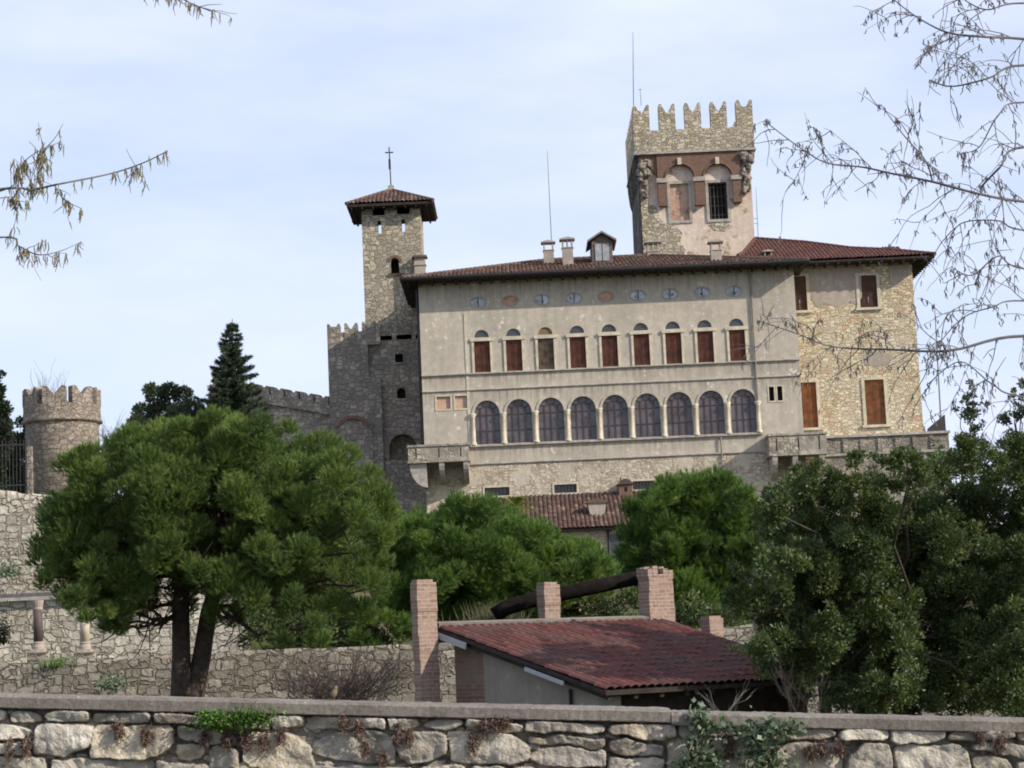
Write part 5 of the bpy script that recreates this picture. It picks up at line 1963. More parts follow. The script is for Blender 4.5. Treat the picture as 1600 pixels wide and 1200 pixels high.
tr = [([Vector((b0.x, b0.y, gz)), b0, P(283, 1020, YP - 0.3), P(282, 950, YP - 0.2), P(286, 880, YP), P(300, 800, YP)], [0.27, 0.24, 0.20, 0.19, 0.16, 0.09]),
      ([Vector((b0.x + 0.12, b0.y + 0.1, gz)), b1, P(316, 1020, YP - 0.1), P(325, 960, YP), P(345, 890, YP + 0.2), P(390, 800, YP + 0.2)], [0.24, 0.22, 0.20, 0.18, 0.15, 0.08])]
pine('large round-crowned stone pine with forked trunk behind the road wall at left', tr, cl, 115, 0.088, 0.0095, 24, MAT['pine'], rng,
     [P(284, 965, YP), P(328, 950, YP), P(290, 880, YP), P(350, 880, YP)], 120)
# pine behind the shed
YP2 = 58.0
m = M(YP2)
c = P(765, 895, YP2)
cl = dome_clumps(c, 190 * m, 170 * m, 118 * m, 260, 0.30, 0.58, rng, -0.9, 0.35, 0.10)
cl = [q for q in cl if px_of(q[:3])[1] > 778 + max(0, px_of(q[:3])[0] - 740) * 0.50]
cl += split(pts_clumps([(720, 800, 34), (690, 815, 34), (755, 795, 34), (650, 830, 34), (625, 870, 34), (620, 930, 36), (640, 985, 36), (590, 960, 34), (575, 1000, 28), (895, 858, 26), (932, 880, 20), (950, 892, 12), (680, 960, 40), (720, 970, 34), (780, 960, 30), (690, 900, 40), (850, 845, 34)], YP2 - 2.2, rng, 0.8), 4, rng, 0.6, 0.4, 0.65)
bs = P(760, 1010, YP2)
tr = [([Vector((bs.x, bs.y, 1.0)), P(758, 960, YP2), P(770, 900, YP2)], [0.22, 0.18, 0.1])]
pine('broad bright green pine directly behind the brick pillars', tr, cl, 72, 0.115, 0.013, 22, MAT['pine2'], rng, [P(760, 950, YP2)], 30)
# pine right of it
YP3 = 62.0
m = M(YP3)
c = P(1085, 865, YP3)
cl = dome_clumps(c, 126 * m, 120 * m, 118 * m, 200, 0.30, 0.58, rng, -0.95, 0.35, 0.10)
cl = [q for q in cl if px_of(q[:3])[0] > 985]
cl += split(pts_clumps([(1090, 758, 26), (1120, 752, 24), (1060, 768, 26), (1020, 785, 26), (990, 800, 24), (1165, 782, 26), (1190, 810, 26), (1200, 845, 30), (1175, 860, 34), (1150, 820, 34), (1185, 900, 30), (990, 850, 30), (1000, 900, 30), (1060, 930, 36), (1110, 940, 36), (980, 835, 20), (1040, 840, 34)], YP3 - 1.8, rng, 0.6), 4, rng, 0.6, 0.4, 0.65)
bs = P(1085, 1000, YP3)
tr = [([Vector((bs.x, bs.y, 1.2)), P(1085, 950, YP3), P(1090, 880, YP3)], [0.22, 0.18, 0.1])]
pine('smaller rounded pine below the palace, between tiled roof and dark laurel', tr, cl, 50, 0.145, 0.0155, 24, MAT['pine2'], rng, [P(1085, 940, YP3)], 30)


def leaf_tree(name, label, cat, base, clumps, per_area, ln, wd_, mat, rng, hub, nl=40, group=None, lo=0.2, stem=0.10, bark='bark', tm=0.42, ts=0.15):
    o = empty(name, base, label, cat, group)
    q = MB()
    q.tube([base, Vector(base).lerp(Vector(hub), 0.5) + Vector((0.1, 0, 0)), hub], [stem, stem * 0.8, stem * 0.55], 8)
    cl_ = np.array(clumps)
    for i in rng.permutation(len(cl_))[:nl]:
        pp_ = limb(q, hub, Vector(cl_[i][:3]), stem * 0.35, 0.012, rng, 6, 0.18, 0.0)
        for k in (3, 4, 5, 6):
            limb(q, pp_[k], pp_[k] + Vector(tuple(rng.normal(0, cl_[i][3] * 0.6, 3))) + Vector((0, 0, cl_[i][3] * 0.4)), 0.012, 0.004, rng, 3)
    q.build('trunk', MAT[bark], o, True)
    ps, ds_, ids = clump_points(clumps, per_area, rng, lo, 0.2)
    V_ = leaves(ps, ln, wd_, rng, 0.0, ds_ + np.array((0, 0, 0.5)))
    tc_ = rng.normal(tm, ts, len(clumps))
    tt = np.clip(tc_[ids] + rng.normal(0, 0.2, len(ps)), 0, 1)
    np_mesh('crown', V_, 4, mat, o, tint=tt)
    return o


# the dark laurel at the right
YL = 37.0
cl = pts_clumps([(1252, 840, 54), (1290, 825, 60), (1350, 820, 64), (1420, 812, 66), (1500, 800, 70), (1580, 800, 74), (1650, 800, 70),
                 (1222, 905, 50), (1270, 890, 70), (1340, 880, 74), (1420, 870, 78), (1500, 870, 78), (1590, 880, 76), (1660, 890, 70),
                 (1225, 970, 56), (1290, 965, 66), (1370, 960, 74), (1450, 960, 76), (1530, 960, 70), (1610, 970, 60),
                 (1250, 1030, 48), (1330, 1045, 60), (1410, 1050, 64), (1480, 1060, 56), (1540, 1040, 46), (1350, 1090, 44), (1430, 1100, 44), (1250, 1080, 30), (1300, 1095, 34), (1380, 1105, 36), (1470, 1100, 40), (1520, 1090, 36), (1550, 1100, 26), (1200, 1040, 24), (1590, 1020, 44), (1580, 1070, 40), (1630, 1050, 44), (1600, 1105, 34)], YL + 1.0, rng, 1.4)
cl += pts_clumps([(1215, 780, 26), (1235, 765, 18), (1262, 765, 24), (1300, 772, 34), (1330, 760, 26), (1365, 765, 28), (1395, 752, 28), (1430, 745, 30), (1470, 732, 32), (1505, 725, 30), (1545, 735, 32), (1590, 728, 34), (1640, 730, 40),
                  (1165, 930, 30), (1180, 960, 30), (1190, 1010, 28), (1247, 735, 9), (1330, 728, 10), (1398, 722, 10), (1255, 765, 34), (1310, 770, 36), (1205, 800, 34), (1220, 880, 40), (1300, 1000, 44), (1240, 1000, 34), (1150, 950, 26)], YL - 0.5, rng, 1.2)
cl += pts_clumps([(1215 + 55 * i + 20 * (j % 2), 825 + 52 * j, 46) for i in range(8) for j in range(5)], YL + 2.6, rng, 0.8)
cl2 = []
for (x, y, z, r) in cl:
    for k in range(13):
        d = sphere_pts(1, rng)[0] * rng.uniform(0.45, 1.08)
        cl2.append((x + d[0] * r * 0.8, y + d[1] * r * 0.9, z + d[2] * r * 0.8, r * rng.uniform(0.20, 0.44)))
for k in range(90):                              # shoots standing out of the crown
    x, y, z, r = cl[rng.randint(len(cl))]
    sx, sz = rng.normal(0, 0.12), rng.uniform(0.9, 1.6) * r
    for j in range(6):
        cl2.append((x + sx * j * 0.5, y - 0.3, z + sz * (0.55 + 0.1 * j), 0.13 - 0.015 * j))
bs = P(1400, 1105, YL + 1)
leaf_tree('laurel_tree', 'big dark glossy-leaved laurel filling the right side behind the road wall', 'tree', Vector((bs.x, bs.y, -0.95)), cl2, 520, 0.085, 0.036, MAT['laurel'], rng, P(1400, 990, YL + 1), 22, None, 0.15, 0.11)


# conifers behind
def spruce(label, px, ytop, ybase, wpx, Y, mat, rng, name='spruce_tree', zb_=None, tiers=26, dens=1.0):
    t_, b_ = P(px, ytop, Y), P(px, ybase, Y)
    base = Vector((b_.x, Y, b_.z if zb_ is None else zb_))
    o = empty(name, base, label, 'tree')
    H = t_.z - b_.z
    q = MB()
    q.tube([base, b_.lerp(t_, 0.5), t_], [0.16, 0.1, 0.015], 7)
    W_ = wpx * M(Y) / 2
    bp, bd = [], []
    for k in range(tiers):
        f = k / tiers
        z = b_.z + H * (0.02 + 0.96 * f)
        nb = 9 if f < 0.8 else 5
        for j in range(nb):
            an = rng.uniform(0, 2 * math.pi)
            ln = W_ * (1 - f) ** 0.9 * rng.uniform(0.45, 1.15) + 0.12
            x_, y_ = math.cos(an), math.sin(an)
            pts_ = []
            for s in range(7):
                g_ = s / 6
                pts_.append(Vector((t_.x * f + b_.x * (1 - f) + x_ * ln * g_, Y + y_ * ln * g_, z - 0.30 * ln * g_ + 0.34 * ln * g_ ** 3)))
            q.tube([pts_[0], pts_[3], pts_[6]], [0.03, 0.018, 0.005], 4)
            n = int((26 + 50 * ln) * dens)
            g_ = rng.rand(n) ** 0.75
            P_ = np.stack([np.interp(g_, np.linspace(0, 1, 7), [p[i] for p in pts_]) for i in range(3)], -1)
            sp_ = 0.22 * ln * (1 - g_) + 0.05
            P_ += rng.normal(size=P_.shape) * np.stack([sp_ * 0.5, sp_ * 0.5, sp_ * 0.15], -1)
            bp.append(P_)
            bd.append(np.tile(np.array((x_, y_, -0.1)), (n, 1)) + 0.5 * rng.normal(size=(n, 3)))
    q.build('trunk', MAT['bark'], o)
    bp, bd = np.concatenate(bp), unit(np.concatenate(bd))
    V_ = blades(bp, bd, 0.20 * (Y / 110) ** 0.5, 0.055, 4, 0.45, rng)
    np_mesh('crown', V_, 3, mat, o, tint=np.repeat(np.clip(rng.normal(0.45, 0.25, len(bp)), 0, 1), 4))
    return o


spruce('dark pointed spruce rising behind the big pine', 363, 498, 690, 136, 110, MAT['spruce'], rng, zb_=9.5)
for lst, px, Yy, lab in (
        ([(1516, 602, 7), (1512, 622, 11), (1522, 640, 13), (1505, 655, 14), (1530, 668, 14), (1514, 690, 20), (1498, 700, 15), (1535, 705, 16), (1515, 730, 24), (1496, 640, 7), (1538, 632, 7), (1490, 730, 20)], 1515, 104, 'small grey-green evergreen right of the stone house beside the mast'),
        ([(1598, 600, 10), (1590, 625, 14), (1604, 650, 18), (1578, 655, 12), (1590, 685, 22), (1568, 690, 14), (1605, 720, 26), (1575, 725, 22), (1565, 655, 6), (1582, 612, 6)], 1592, 96, 'grey-green evergreen cut off by the right picture edge')):
    cl = split(pts_clumps(lst, Yy, rng, 0.5), 4, rng, 0.75, 0.3, 0.6)
    bs = P(px, 780, Yy)
    leaf_tree('evergreen_tree', lab, 'tree', Vector((bs.x, bs.y, 4.5)), cl, 150, 0.17, 0.09, MAT['holm'], rng, P(px, 690, Yy), 12, None, 0.15, 0.1)
# cypress at the left edge
Yy = 88.0
cl = pts_clumps([(-6, 690 - 14 * k, 24 - 2.6 * k + (3 if k < 3 else 0)) for k in range(8)], Yy, rng, 0.3)
cl += pts_clumps([(2, 640, 16), (-8, 660, 22), (6, 665, 14), (-4, 610, 12), (2, 585, 5), (-14, 720, 26), (-16, 750, 26)], Yy, rng, 0.3)
bs = P(-8, 760, Yy)
leaf_tree('cypress_tree', 'dark cypress tip at the left picture edge above the wall', 'tree', Vector((bs.x, bs.y, 8.5)), cl, 420, 0.16, 0.07, MAT['cypress'], rng, P(-6, 720, Yy), 8, None, 0.2, 0.12)
# evergreen dome left of the spruce
Yy = 112.0
cl = pts_clumps([(225, 645, 18), (245, 620, 18), (265, 612, 16), (285, 618, 16), (300, 640, 18), (255, 645, 22), (280, 650, 22), (215, 662, 16), (235, 610, 12), (310, 655, 16), (190, 690, 16), (180, 710, 18), (205, 690, 18), (240, 680, 24), (290, 690, 24)], Yy, rng, 0.8)
bs = P(255, 700, Yy)
leaf_tree('evergreen_oak', 'rounded grey-green evergreen between round tower and spruce', 'tree', Vector((bs.x, bs.y, 10)), cl, 190, 0.18, 0.10, MAT['holm'], rng, P(255, 670, Yy), 14, None, 0.25, 0.14)
# dark shrubs behind the railing
Yy = 98.0
cl = pts_clumps([(20, 745, 26), (36, 720, 22), (10, 720, 24), (40, 690, 16), (22, 690, 18), (30, 760, 26), (0, 760, 28), (48, 670, 12), (34, 660, 10), (15, 770, 30), (45, 745, 20), (-15, 735, 30), (8, 690, 16), (46, 770, 22)], Yy, rng, 0.8)
bs = P(25, 770, Yy)
leaf_tree('shrub', 'dark leafy shrub behind the railing left of the round tower', 'shrub', Vector((bs.x, bs.y, 9.3)), cl, 210, 0.16, 0.09, MAT['spruce'], rng, P(25, 745, Yy), 9, None, 0.2, 0.08)


Yy = 56.5
for lst, lab in (([(470, 985, 30), (510, 965, 36), (560, 975, 38), (545, 1005, 30), (500, 1010, 28), (600, 990, 34), (455, 1010, 22), (590, 1015, 24)], 'dark evergreen shrub between the big pine and the left brick pillar, on the low wall'),
                 ([(455, 985, 26), (480, 990, 28), (510, 985, 28), (535, 985, 28), (560, 960, 30), (590, 950, 30), (410, 965, 30), (445, 955, 30), (480, 950, 30), (520, 950, 30), (395, 985, 26), (415, 1000, 26), (440, 990, 24), (380, 1010, 18), (425, 1015, 18)], 'low dark shrub behind the big pine trunk on the garden terrace'),
                 ([(720, 985, 32), (700, 1010, 34), (740, 1010, 34), (680, 985, 30), (660, 1005, 26), (780, 1000, 34), (820, 995, 34), (850, 1005, 30), (895, 945, 30), (925, 950, 30), (955, 945, 30), (985, 940, 26), (900, 980, 34), (940, 985, 34), (970, 975, 30), (1060, 985, 34), (1100, 990, 34), (1130, 1000, 30), (1160, 1000, 30), (1075, 955, 34), (1110, 960, 30), (1145, 965, 32), (1165, 950, 30)], 'dark evergreen hedge behind the shed ridge and brick pillars')):
    cl = split(pts_clumps(lst, Yy, rng, 0.5), 4, rng, 0.6, 0.4, 0.6)
    bs = P(lst[1][0], 1040, Yy)
    leaf_tree('hedge' if 'hedge' in lab else 'shrub', lab, 'hedge' if 'hedge' in lab else 'shrub', Vector((bs.x, bs.y, 1.2)), cl, 170, 0.11, 0.05, MAT['laurel'], rng, P(lst[1][0], 1005, Yy), 8, None, 0.2, 0.06)


# bare bushes
def bare_bush(label, px, ybase, wpx, hpx, Y, n, r, rng, mat='bramble', zsink=0.4, lean=0.0, name='bare_shrub'):
    b_ = P(px, ybase, Y)
    q = MB()
    W_, H_ = wpx * M(Y) / 2, hpx * M(Y)
    for k in range(n):
        a_ = b_ + Vector((rng.uniform(-0.4, 0.4) * W_, rng.uniform(-0.3, 0.3) * W_, -zsink))
        t_ = b_ + Vector((rng.uniform(-1, 1) * W_ + lean * W_, rng.uniform(-0.8, 0.8) * W_, H_ * rng.uniform(0.45, 1.0)))
        pp_ = limb(q, a_, t_, r, r * 0.25, rng, 5, 0.2, -0.05)
        for j in (2, 3, 4):
            for i in range(2):
                v = (t_ - a_) * 0.3 + Vector(tuple(rng.normal(0, 0.16 * H_, 3)))
                limb(q, pp_[j], pp_[j] + v, r * 0.45, r * 0.2, rng, 3, 0.2, -0.03)
    o = q.build(name, MAT[mat])
    return tag(o, label, 'shrub')


bare_bush('leafless pale shrub sprouting behind the round tower', 72, 640, 66, 52, 97, 16, 0.018, rng, zsink=2.5)
bare_bush('bare twiggy shrub right of the round tower', 176, 712, 46, 60, 100, 14, 0.018, rng)
bare_bush('bare brushy saplings at right behind the dark laurel top', 1585, 745, 150, 75, 92, 30, 0.02, rng)
bare_bush('dry brown brambles piled against the low garden wall', 535, 1105, 230, 74, 49.0, 190, 0.008, rng)
bare_bush('dry grey bramble tangle right of the shed roof', 1255, 1105, 110, 66, 34.5, 14, 0.005, rng, 'bramble')
bare_bush('pale dead stalks standing before the dark shed opening', 1130, 1108, 100, 30, 33.0, 6, 0.004, rng, 'pipe')
# weed tufts
for (px, py, w_, h_, Y, mt, lab, cat, nme, ln_) in [
    (775, 975, 80, 32, 44.5, 'drygrass', 'pale weeds growing behind the shed ridge', 'weeds', 'weed_tuft', 0.12),
    (176, 1066, 40, 22, 51.6, 'ivy', 'small green fern tuft growing on the low garden wall', 'plant', 'wall_plant', 0.10),  # leafy wall plant, a fern and not a woody shrub
    (92, 1036, 46, 12, 52.2, 'herb', 'grass tuft on the ledge beside the dark column', 'grass', 'grass_tuft', 0.10),
    (4, 1005, 20, 40, 50.5, 'cypress', 'clipped dark bush at the left picture edge on the terrace', 'shrub', 'clipped_shrub', 0.09),
    (15, 890, 36, 26, 61.6, 'ivy', 'green wall plant hanging on the tall sunlit wall', 'plant', 'wall_plant', 0.10),
    (1225, 700, 26, 46, 128, 'ivy', 'climbing plant by the right palace balcony', 'plant', 'wall_plant', 0.2)]:
    if 'climbing' in lab:
        continue
    b_ = P(px, py, Y)
    n = 420
    m = M(Y)
    pt = np.stack([b_.x + rng.normal(0, w_ * m * 0.28, n), Y + rng.normal(0, w_ * m * 0.2, n) - (0.1 if mt == 'ivy' else 0), b_.z + np.abs(rng.normal(0, h_ * m * 0.45, n)) - (h_ * m * 0.4 if 'wall_plant' in nme else 0)], -1)
    if mt in ('herb', 'drygrass'):
        pt[:, 2] = b_.z - 0.1
        V_ = blades(pt, np.tile((0, 0, 1.0), (n, 1)), h_ * m, 0.02, 2, 0.35, rng, 0.6)
        o = np_mesh(nme, V_, 3, MAT[mt], tint=rng.rand(n * 2))
    else:
        o = np_mesh(nme, leaves(pt, ln_, ln_ * 0.5, rng), 4, MAT[mt], tint=rng.rand(n))
    tag(o, lab, cat)


# palms between the pines
def palm(px, py, Y, s, label, rng, nf=15):
    c_ = P(px, py, Y)
    o = empty('palm_tree', (c_.x, c_.y, c_.z - 2.5), label, 'palm')
    MB().tube([c_ - Vector((0, 0, 2.5)), c_], [0.14, 0.12], 8).build('trunk', MAT['bark'], o)
    V_, tt = [], []
    for k in range(nf):
        an, el = rng.uniform(0, 2 * math.pi), rng.uniform(0.1, 1.2)
        d = np.array((math.cos(an) * math.cos(el), math.sin(an) * math.cos(el), math.sin(el)))
        ts_ = rng.normal(0.5, 0.2)
        for j in range(26):
            f = (j + 2) / 28
            p = np.array(c_) + d * s * f + np.array((0, 0, -0.55 * s * f * f))
            sd_ = unit(np.cross(d, (0, 0, 1.0)))
            for sg in (-1, 1):
                l_ = s * 0.34 * math.sin(math.pi * min(1, f * 0.9 + 0.12))
                tip = p + sg * sd_ * l_ + d * l_ * 0.6 + np.array((0, 0, -0.25 * l_))
                V_ += [p - d * 0.02, p + d * 0.03, tip]
                tt.append(ts_)
    np_mesh('crown', np.array(V_), 3, MAT['palm'], o, tint=np.clip(np.array(tt), 0, 1))


palm(806, 792, 100, 1.35, 'green palm fronds before the low tiled roof', rng)
palm(612, 808, 80, 1.0, 'yellowish palm fronds between the two pines', rng)

# ------------------------------------------------------------------ plants on the road wall
def wall_leaves(name, label, spots, n, ln, mat, rng, thick=0.07):
    pts_ = []
    for (px, py, sx, sy, w_) in spots:
        c_ = P(px, py, YR - 0.14)
        k = int(n * w_)
        mm = M(YR)
        pts_.append(np.stack([c_.x + rng.normal(0, sx * mm, k), YR - 0.13 - np.abs(rng.normal(0, thick, k)), c_.z + rng.normal(0, sy * mm, k)], -1))
    pt = np.concatenate(pts_)
    d = np.tile(np.array((0.2, -0.8, 0.3)), (len(pt), 1))
    o = np_mesh(name, leaves(pt, ln, ln * 0.75, rng, 0.3, d), 4, MAT[mat], tint=rng.rand(len(pt)))
    return tag(o, label, 'plant')


wall_leaves('herb_patch', 'bright green small-leaved herb patch hanging below the coping', [(330, 1122, 14, 6, 1), (365, 1124, 18, 7, 1.4), (400, 1122, 16, 7, 1.2), (350, 1132, 20, 4, 0.6)], 330, 0.028, 'herb', rng, 0.04)
wall_leaves('ivy', 'grey-green ivy strand climbing up to the coping left of centre-right', [(1092, 1125, 8, 12, 1), (1088, 1160, 12, 14, 1), (1098, 1190, 18, 10, 1.2), (1120, 1135, 14, 6, 0.5), (1060, 1195, 12, 6, 0.4)], 150, 0.05, 'ivy', rng)
wall_leaves('ivy', 'wider ivy clump right of the ivy strand, on the road wall', [(1200, 1138, 14, 9, 1), (1180, 1165, 12, 14, 1), (1200, 1190, 20, 10, 1.2), (1235, 1135, 10, 7, 0.5), (1160, 1140, 12, 5, 0.4)], 150, 0.05, 'ivy', rng)
# withered moss pads in the joints
V_, tt = [], []
for (px, py, sx, sy) in [(185, 1140, 8, 14), (228, 1150, 7, 14), (320, 1152, 8, 14), (355, 1155, 9, 15), (385, 1156, 9, 14), (412, 1158, 8, 14), (440, 1150, 7, 12), (538, 1130, 7, 14), (560, 1138, 7, 12), (622, 1148, 6, 18), (640, 1150, 5, 12), (570, 1170, 6, 12),
                         (755, 1135, 6, 12), (775, 1130, 8, 9), (790, 1128, 8, 8), (738, 1160, 8, 18), (1140, 1165, 10, 22), (1285, 1170, 8, 12), (1310, 1172, 8, 12), (1265, 1175, 6, 12), (40, 1165, 7, 16), (15, 1170, 6, 16), (598, 1185, 6, 14), (1560, 1160, 12, 14), (1530, 1150, 8, 10)]:
    c_ = P(px, py, YR - 0.1)
    k = 130
    mm = M(YR)
    pt = np.stack([c_.x + rng.normal(0, sx * mm * 0.5, k), YR - 0.08 - np.abs(rng.normal(0, 0.025, k)), c_.z + rng.normal(0, sy * mm * 0.5, k)], -1)
    V_.append(blades(pt, np.tile((0.05, -0.5, -0.5), (k, 1)), 0.035, 0.008, 3, 0.6, rng))
    tt.append(np.repeat(rng.rand(k), 3))
o = np_mesh('withered_moss', np.concatenate(V_), 3, MAT['moss'], tint=np.concatenate(tt))
tag(o, 'brown withered moss pads hanging in the joints of the road wall', 'moss', kind='stuff')

# ------------------------------------------------------------------ small bird on the coping
bp_ = P(521, 1093, YR)
bird = empty('bird', (bp_.x, YR + 0.05, wtop(bp_.x) + 0.100), 'small brown bird perched on the grey coping', 'bird')
zb_ = wtop(bp_.x) + 0.100
q = MB()
B = Vector((bp_.x, YR + 0.05, zb_))
body = [(-0.012, 0.016, 0.006), (-0.008, 0.028, 0.017), (-0.002, 0.042, 0.022), (0.004, 0.058, 0.022), (0.010, 0.072, 0.017), (0.012, 0.080, 0.013), (0.014, 0.088, 0.0145), (0.016, 0.096, 0.012), (0.017, 0.102, 0.005)]
q.tube([B + Vector((a, 0, z)) for a, z, r in body], [r for a, z, r in body], 12)
q.build('body', plain('bird_feathers', (0.15, 0.115, 0.07), 0.3, 60, 0.8), bird, True)
q = MB()
q.prism([(-0.010, 0.030), (0.0, 0.022), (-0.035, -0.006), (-0.042, 0.0)], (B.x, B.y - 0.007, B.z), X3, Z3, (0, 0.014, 0))
q.build('tail', plain('bird_tail', (0.10, 0.07, 0.05), 0.3, 60, 0.8), bird)
q = MB()
for s in (-1, 1):
    q.tube([B + Vector((0.006, s * 0.020, 0.066)), B + Vector((-0.006, s * 0.023, 0.048)), B + Vector((-0.022, s * 0.012, 0.016))], [0.006, 0.011, 0.003], 8)
q.build('wing', plain('bird_wing', (0.14, 0.095, 0.06), 0.3, 60, 0.8), bird, True)
q = MB()
q.tube([B + Vector((0.028, 0, 0.092)), B + Vector((0.041, 0, 0.090))], [0.004, 0.0008], 6)
q.build('beak', MAT['iron'], bird)
q = MB()
for s in (-1, 1):
    q.tube([B + Vector((0.0, s * 0.008, 0.026)), B + Vector((0.002, s * 0.009, 0.003)), B + Vector((0.014, s * 0.010, 0.0015))], 0.0018, 5)
q.build('legs', MAT['twig'], bird)


# ------------------------------------------------------------------ bare catkin trees in front
def catmull(pts_, sub=6):
    out = []
    n = len(pts_)
    for i in range(n - 1):
        p0, p1, p2, p3 = pts_[max(i - 1, 0)], pts_[i], pts_[i + 1], pts_[min(i + 2, n - 1)]
        for k in range(sub):
            t_ = k / sub
            out.append(0.5 * ((2 * p1) + (p2 - p0) * t_ + (2 * p0 - 5 * p1 + 4 * p2 - p3) * t_ ** 2 + (3 * p1 - p0 - 3 * p2 + p3) * t_ ** 3))
    out.append(pts_[-1])
    return out


def twig_walk(a, d, L_, n, rng, droop, wob=0.25):
    pts_ = [Vector(a)]
    d = Vector(d).normalized()
    for k in range(n):
        d = (d + Vector(tuple(rng.normal(0, wob, 3))) * 0.6 + Vector((0, 0, -droop))).normalized()
        pts_.append(pts_[-1] + d * (L_ / n))
    return pts_


def catkin_cluster(cv, p, rng, size, n=None):
    n = n or rng.randint(1, 4)
    for k in range(n):
        L_ = size * rng.uniform(0.6, 1.25)
        d = Vector((rng.normal(0, 0.16), rng.normal(0, 0.16), -1)).normalized()
        a = Vector(p) + Vector(tuple(rng.normal(0, 0.006, 3)))
        b_ = a + d * L_ * 0.5 + Vector(tuple(rng.normal(0, 0.004, 3)))
        cv.tube([a, a.lerp(b_, 0.35), b_, a + d * L_ + Vector(tuple(rng.normal(0, 0.007, 3)))], [0.0012, 0.0031, 0.0031, 0.0012], 4)


def catkin_tree(label, trunk_x, Y, mains, rng, dens, size, mat, side_len=(0.18, 0.55), droop=0.10):
    base = Vector((trunk_x, Y, 0))
    o = empty('bare_tree', base, label, 'tree')
    tq, bq, cq = MB(), MB(), MB()
    zt__ = 7.0
    trunk = [base, base + Vector((0.05, 0.05, 2)), base + Vector((-0.04, 0, 4.5)), base + Vector((0, 0, zt__))]
    tq.tube(trunk, [0.17, 0.14, 0.10, 0.05], 10)
    tq.build('trunk', MAT['twig'], o, True)
    for (pl, r0, r1, nside) in mains:
        pts_ = []
        for k, (px, py) in enumerate(pl):
            pts_.append(P(px, py, Y + 0.25 * math.sin(k * 1.7 + px * 0.01)))
        st = pts_[0]
        jn = Vector((trunk_x, Y, max(1.2, st.z - 0.45)))
        if abs(st.x - trunk_x) < 2.2 and (pl[0][0] <= 0 or pl[0][0] >= 1600):
            pts_ = [jn, jn.lerp(st, 0.55) + Vector((0, 0, 0.12))] + pts_
        sp_ = catmull(pts_, 6)
        n = len(sp_)
        bq.tube(sp_, [r0 + (r1 - r0) * k / (n - 1) for k in range(n)], 6)
        for k in range(nside):
            f = (0.22 if len(pts_) > len(pl) else 0.05) + 0.78 * (k + rng.rand()) / nside
            i = min(n - 2, int(f * (n - 1)))
            p = sp_[i]
            t_ = (sp_[i + 1] - sp_[i]).normalized()
            sgn = 1 if rng.rand() < 0.5 else -1
            sd_ = Vector((-t_.z, 0, t_.x)) * sgn
            d = t_ * rng.uniform(0.4, 1.0) + sd_ * rng.uniform(0.5, 1.0) + Vector((0, rng.normal(0, 0.35), 0))
            L_ = rng.uniform(*side_len) * (1.15 - 0.6 * f)
            tw = twig_walk(p, d, L_, 8, rng, droop)
            bq.tube(tw, [0.0029 - 0.0017 * j / 8 for j in range(9)], 4)
            for j in range(1, 9):
                if rng.rand() < 0.62 * dens:
                    catkin_cluster(cq, tw[j], rng, size)
                if rng.rand() < 0.34 and j < 8:
                    t2 = (tw[j + 1] - tw[j]).normalized()
                    d2 = t2 * 0.6 + Vector((rng.normal(0, 0.7), rng.normal(0, 0.4), rng.normal(0, 0.7)))
                    s2 = twig_walk(tw[j], d2, rng.uniform(0.07, 0.22), 5, rng, droop)
                    bq.tube(s2, [0.0024 - 0.0012 * q_ / 5 for q_ in range(6)], 4)
                    for q_ in (2, 3, 4, 5):
                        if rng.rand() < 0.6 * dens:
                            catkin_cluster(cq, s2[q_], rng, size)
        for k in range(int(n * 0.7 * dens)):
            i = rng.randint(int(n * 0.25), n)
            catkin_cluster(cq, sp_[i], rng, size)
        catkin_cluster(cq, sp_[-1], rng, size, 3)
    bq.build('branches', MAT['twig'], o)
    tag(cq.build('catkins', MAT[mat], o), kind='stuff')
    return o


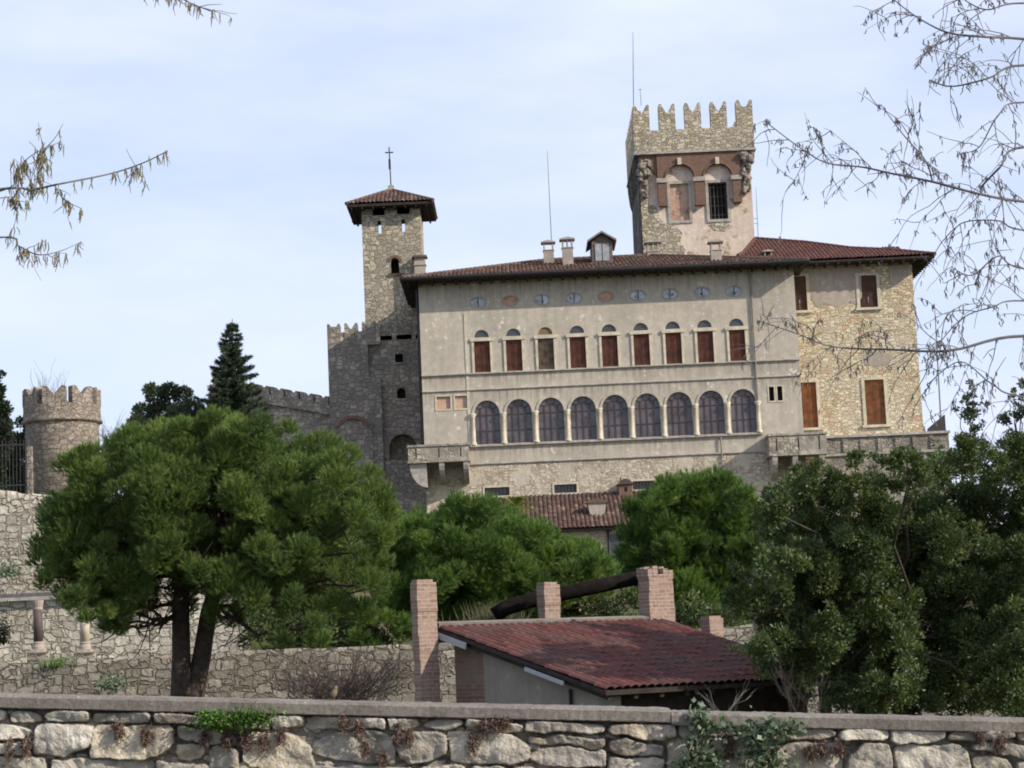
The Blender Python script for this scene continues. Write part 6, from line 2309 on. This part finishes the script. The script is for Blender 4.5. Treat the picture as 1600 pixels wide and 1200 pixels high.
rng = np.random.RandomState(31)
catkin_tree('bare budding tree whose twigs reach in from the right', 4.1, 10.5, [
    ([(1600, 61), (1530, 57), (1478, 50), (1430, 25), (1395, -2)], 0.009, 0.003, 13),
    ([(1600, 102), (1545, 122), (1487, 135), (1452, 125)], 0.009, 0.003, 10),
    ([(1600, 315), (1530, 303), (1457, 284), (1393, 271), (1347, 261), (1294, 255), (1253, 233), (1196, 190)], 0.009, 0.0025, 26),
    ([(1457, 284), (1446, 251), (1411, 210), (1376, 163)], 0.005, 0.002, 8),
    ([(1600, 230), (1562, 262), (1533, 292)], 0.008, 0.005, 7),
    ([(1600, 525), (1500, 545), (1457, 549), (1387, 546), (1342, 545), (1293, 540), (1247, 522), (1185, 501)], 0.010, 0.0025, 24),
    ([(1600, 420), (1560, 400), (1520, 430), (1490, 420)], 0.006, 0.002, 9),
    ([(1600, 470), (1550, 480), (1500, 500), (1450, 560)], 0.006, 0.002, 8),
    ([(1600, 620), (1550, 600), (1500, 565), (1450, 600)], 0.006, 0.002, 8),
    ([(1600, 160), (1560, 180), (1530, 230), (1500, 240)], 0.006, 0.002, 9),
    ([(1600, 360), (1560, 345), (1500, 350), (1480, 390)], 0.006, 0.002, 9),
    ([(1600, 5), (1540, 15), (1500, -5)], 0.007, 0.003, 8)], rng, 0.5, 0.030, 'catkin_grey')
catkin_tree('leafless tree with drooping yellow catkins reaching in from the left', -4.0, 9.5, [
    ([(-4, 296), (50, 296), (90, 288), (170, 272), (220, 256), (262, 236)], 0.008, 0.002, 3),
    ([(55, 295), (62, 260), (70, 235), (96, 221)], 0.004, 0.0016, 3),
    ([(-4, 300), (25, 270), (45, 246), (80, 226)], 0.005, 0.0016, 3),
    ([(85, 289), (100, 312), (128, 326)], 0.003, 0.0014, 2),
    ([(-4, 310), (18, 312), (42, 316)], 0.003, 0.0014, 2),
    ([(-4, 371), (30, 385), (60, 398), (95, 392), (122, 380)], 0.006, 0.0016, 2),
    ([(-300, -120), (100, -40), (262, -8), (300, 6), (330, 18)], 0.009, 0.002, 4)], rng, 0.8, 0.055, 'catkin', (0.04, 0.10), 0.02)
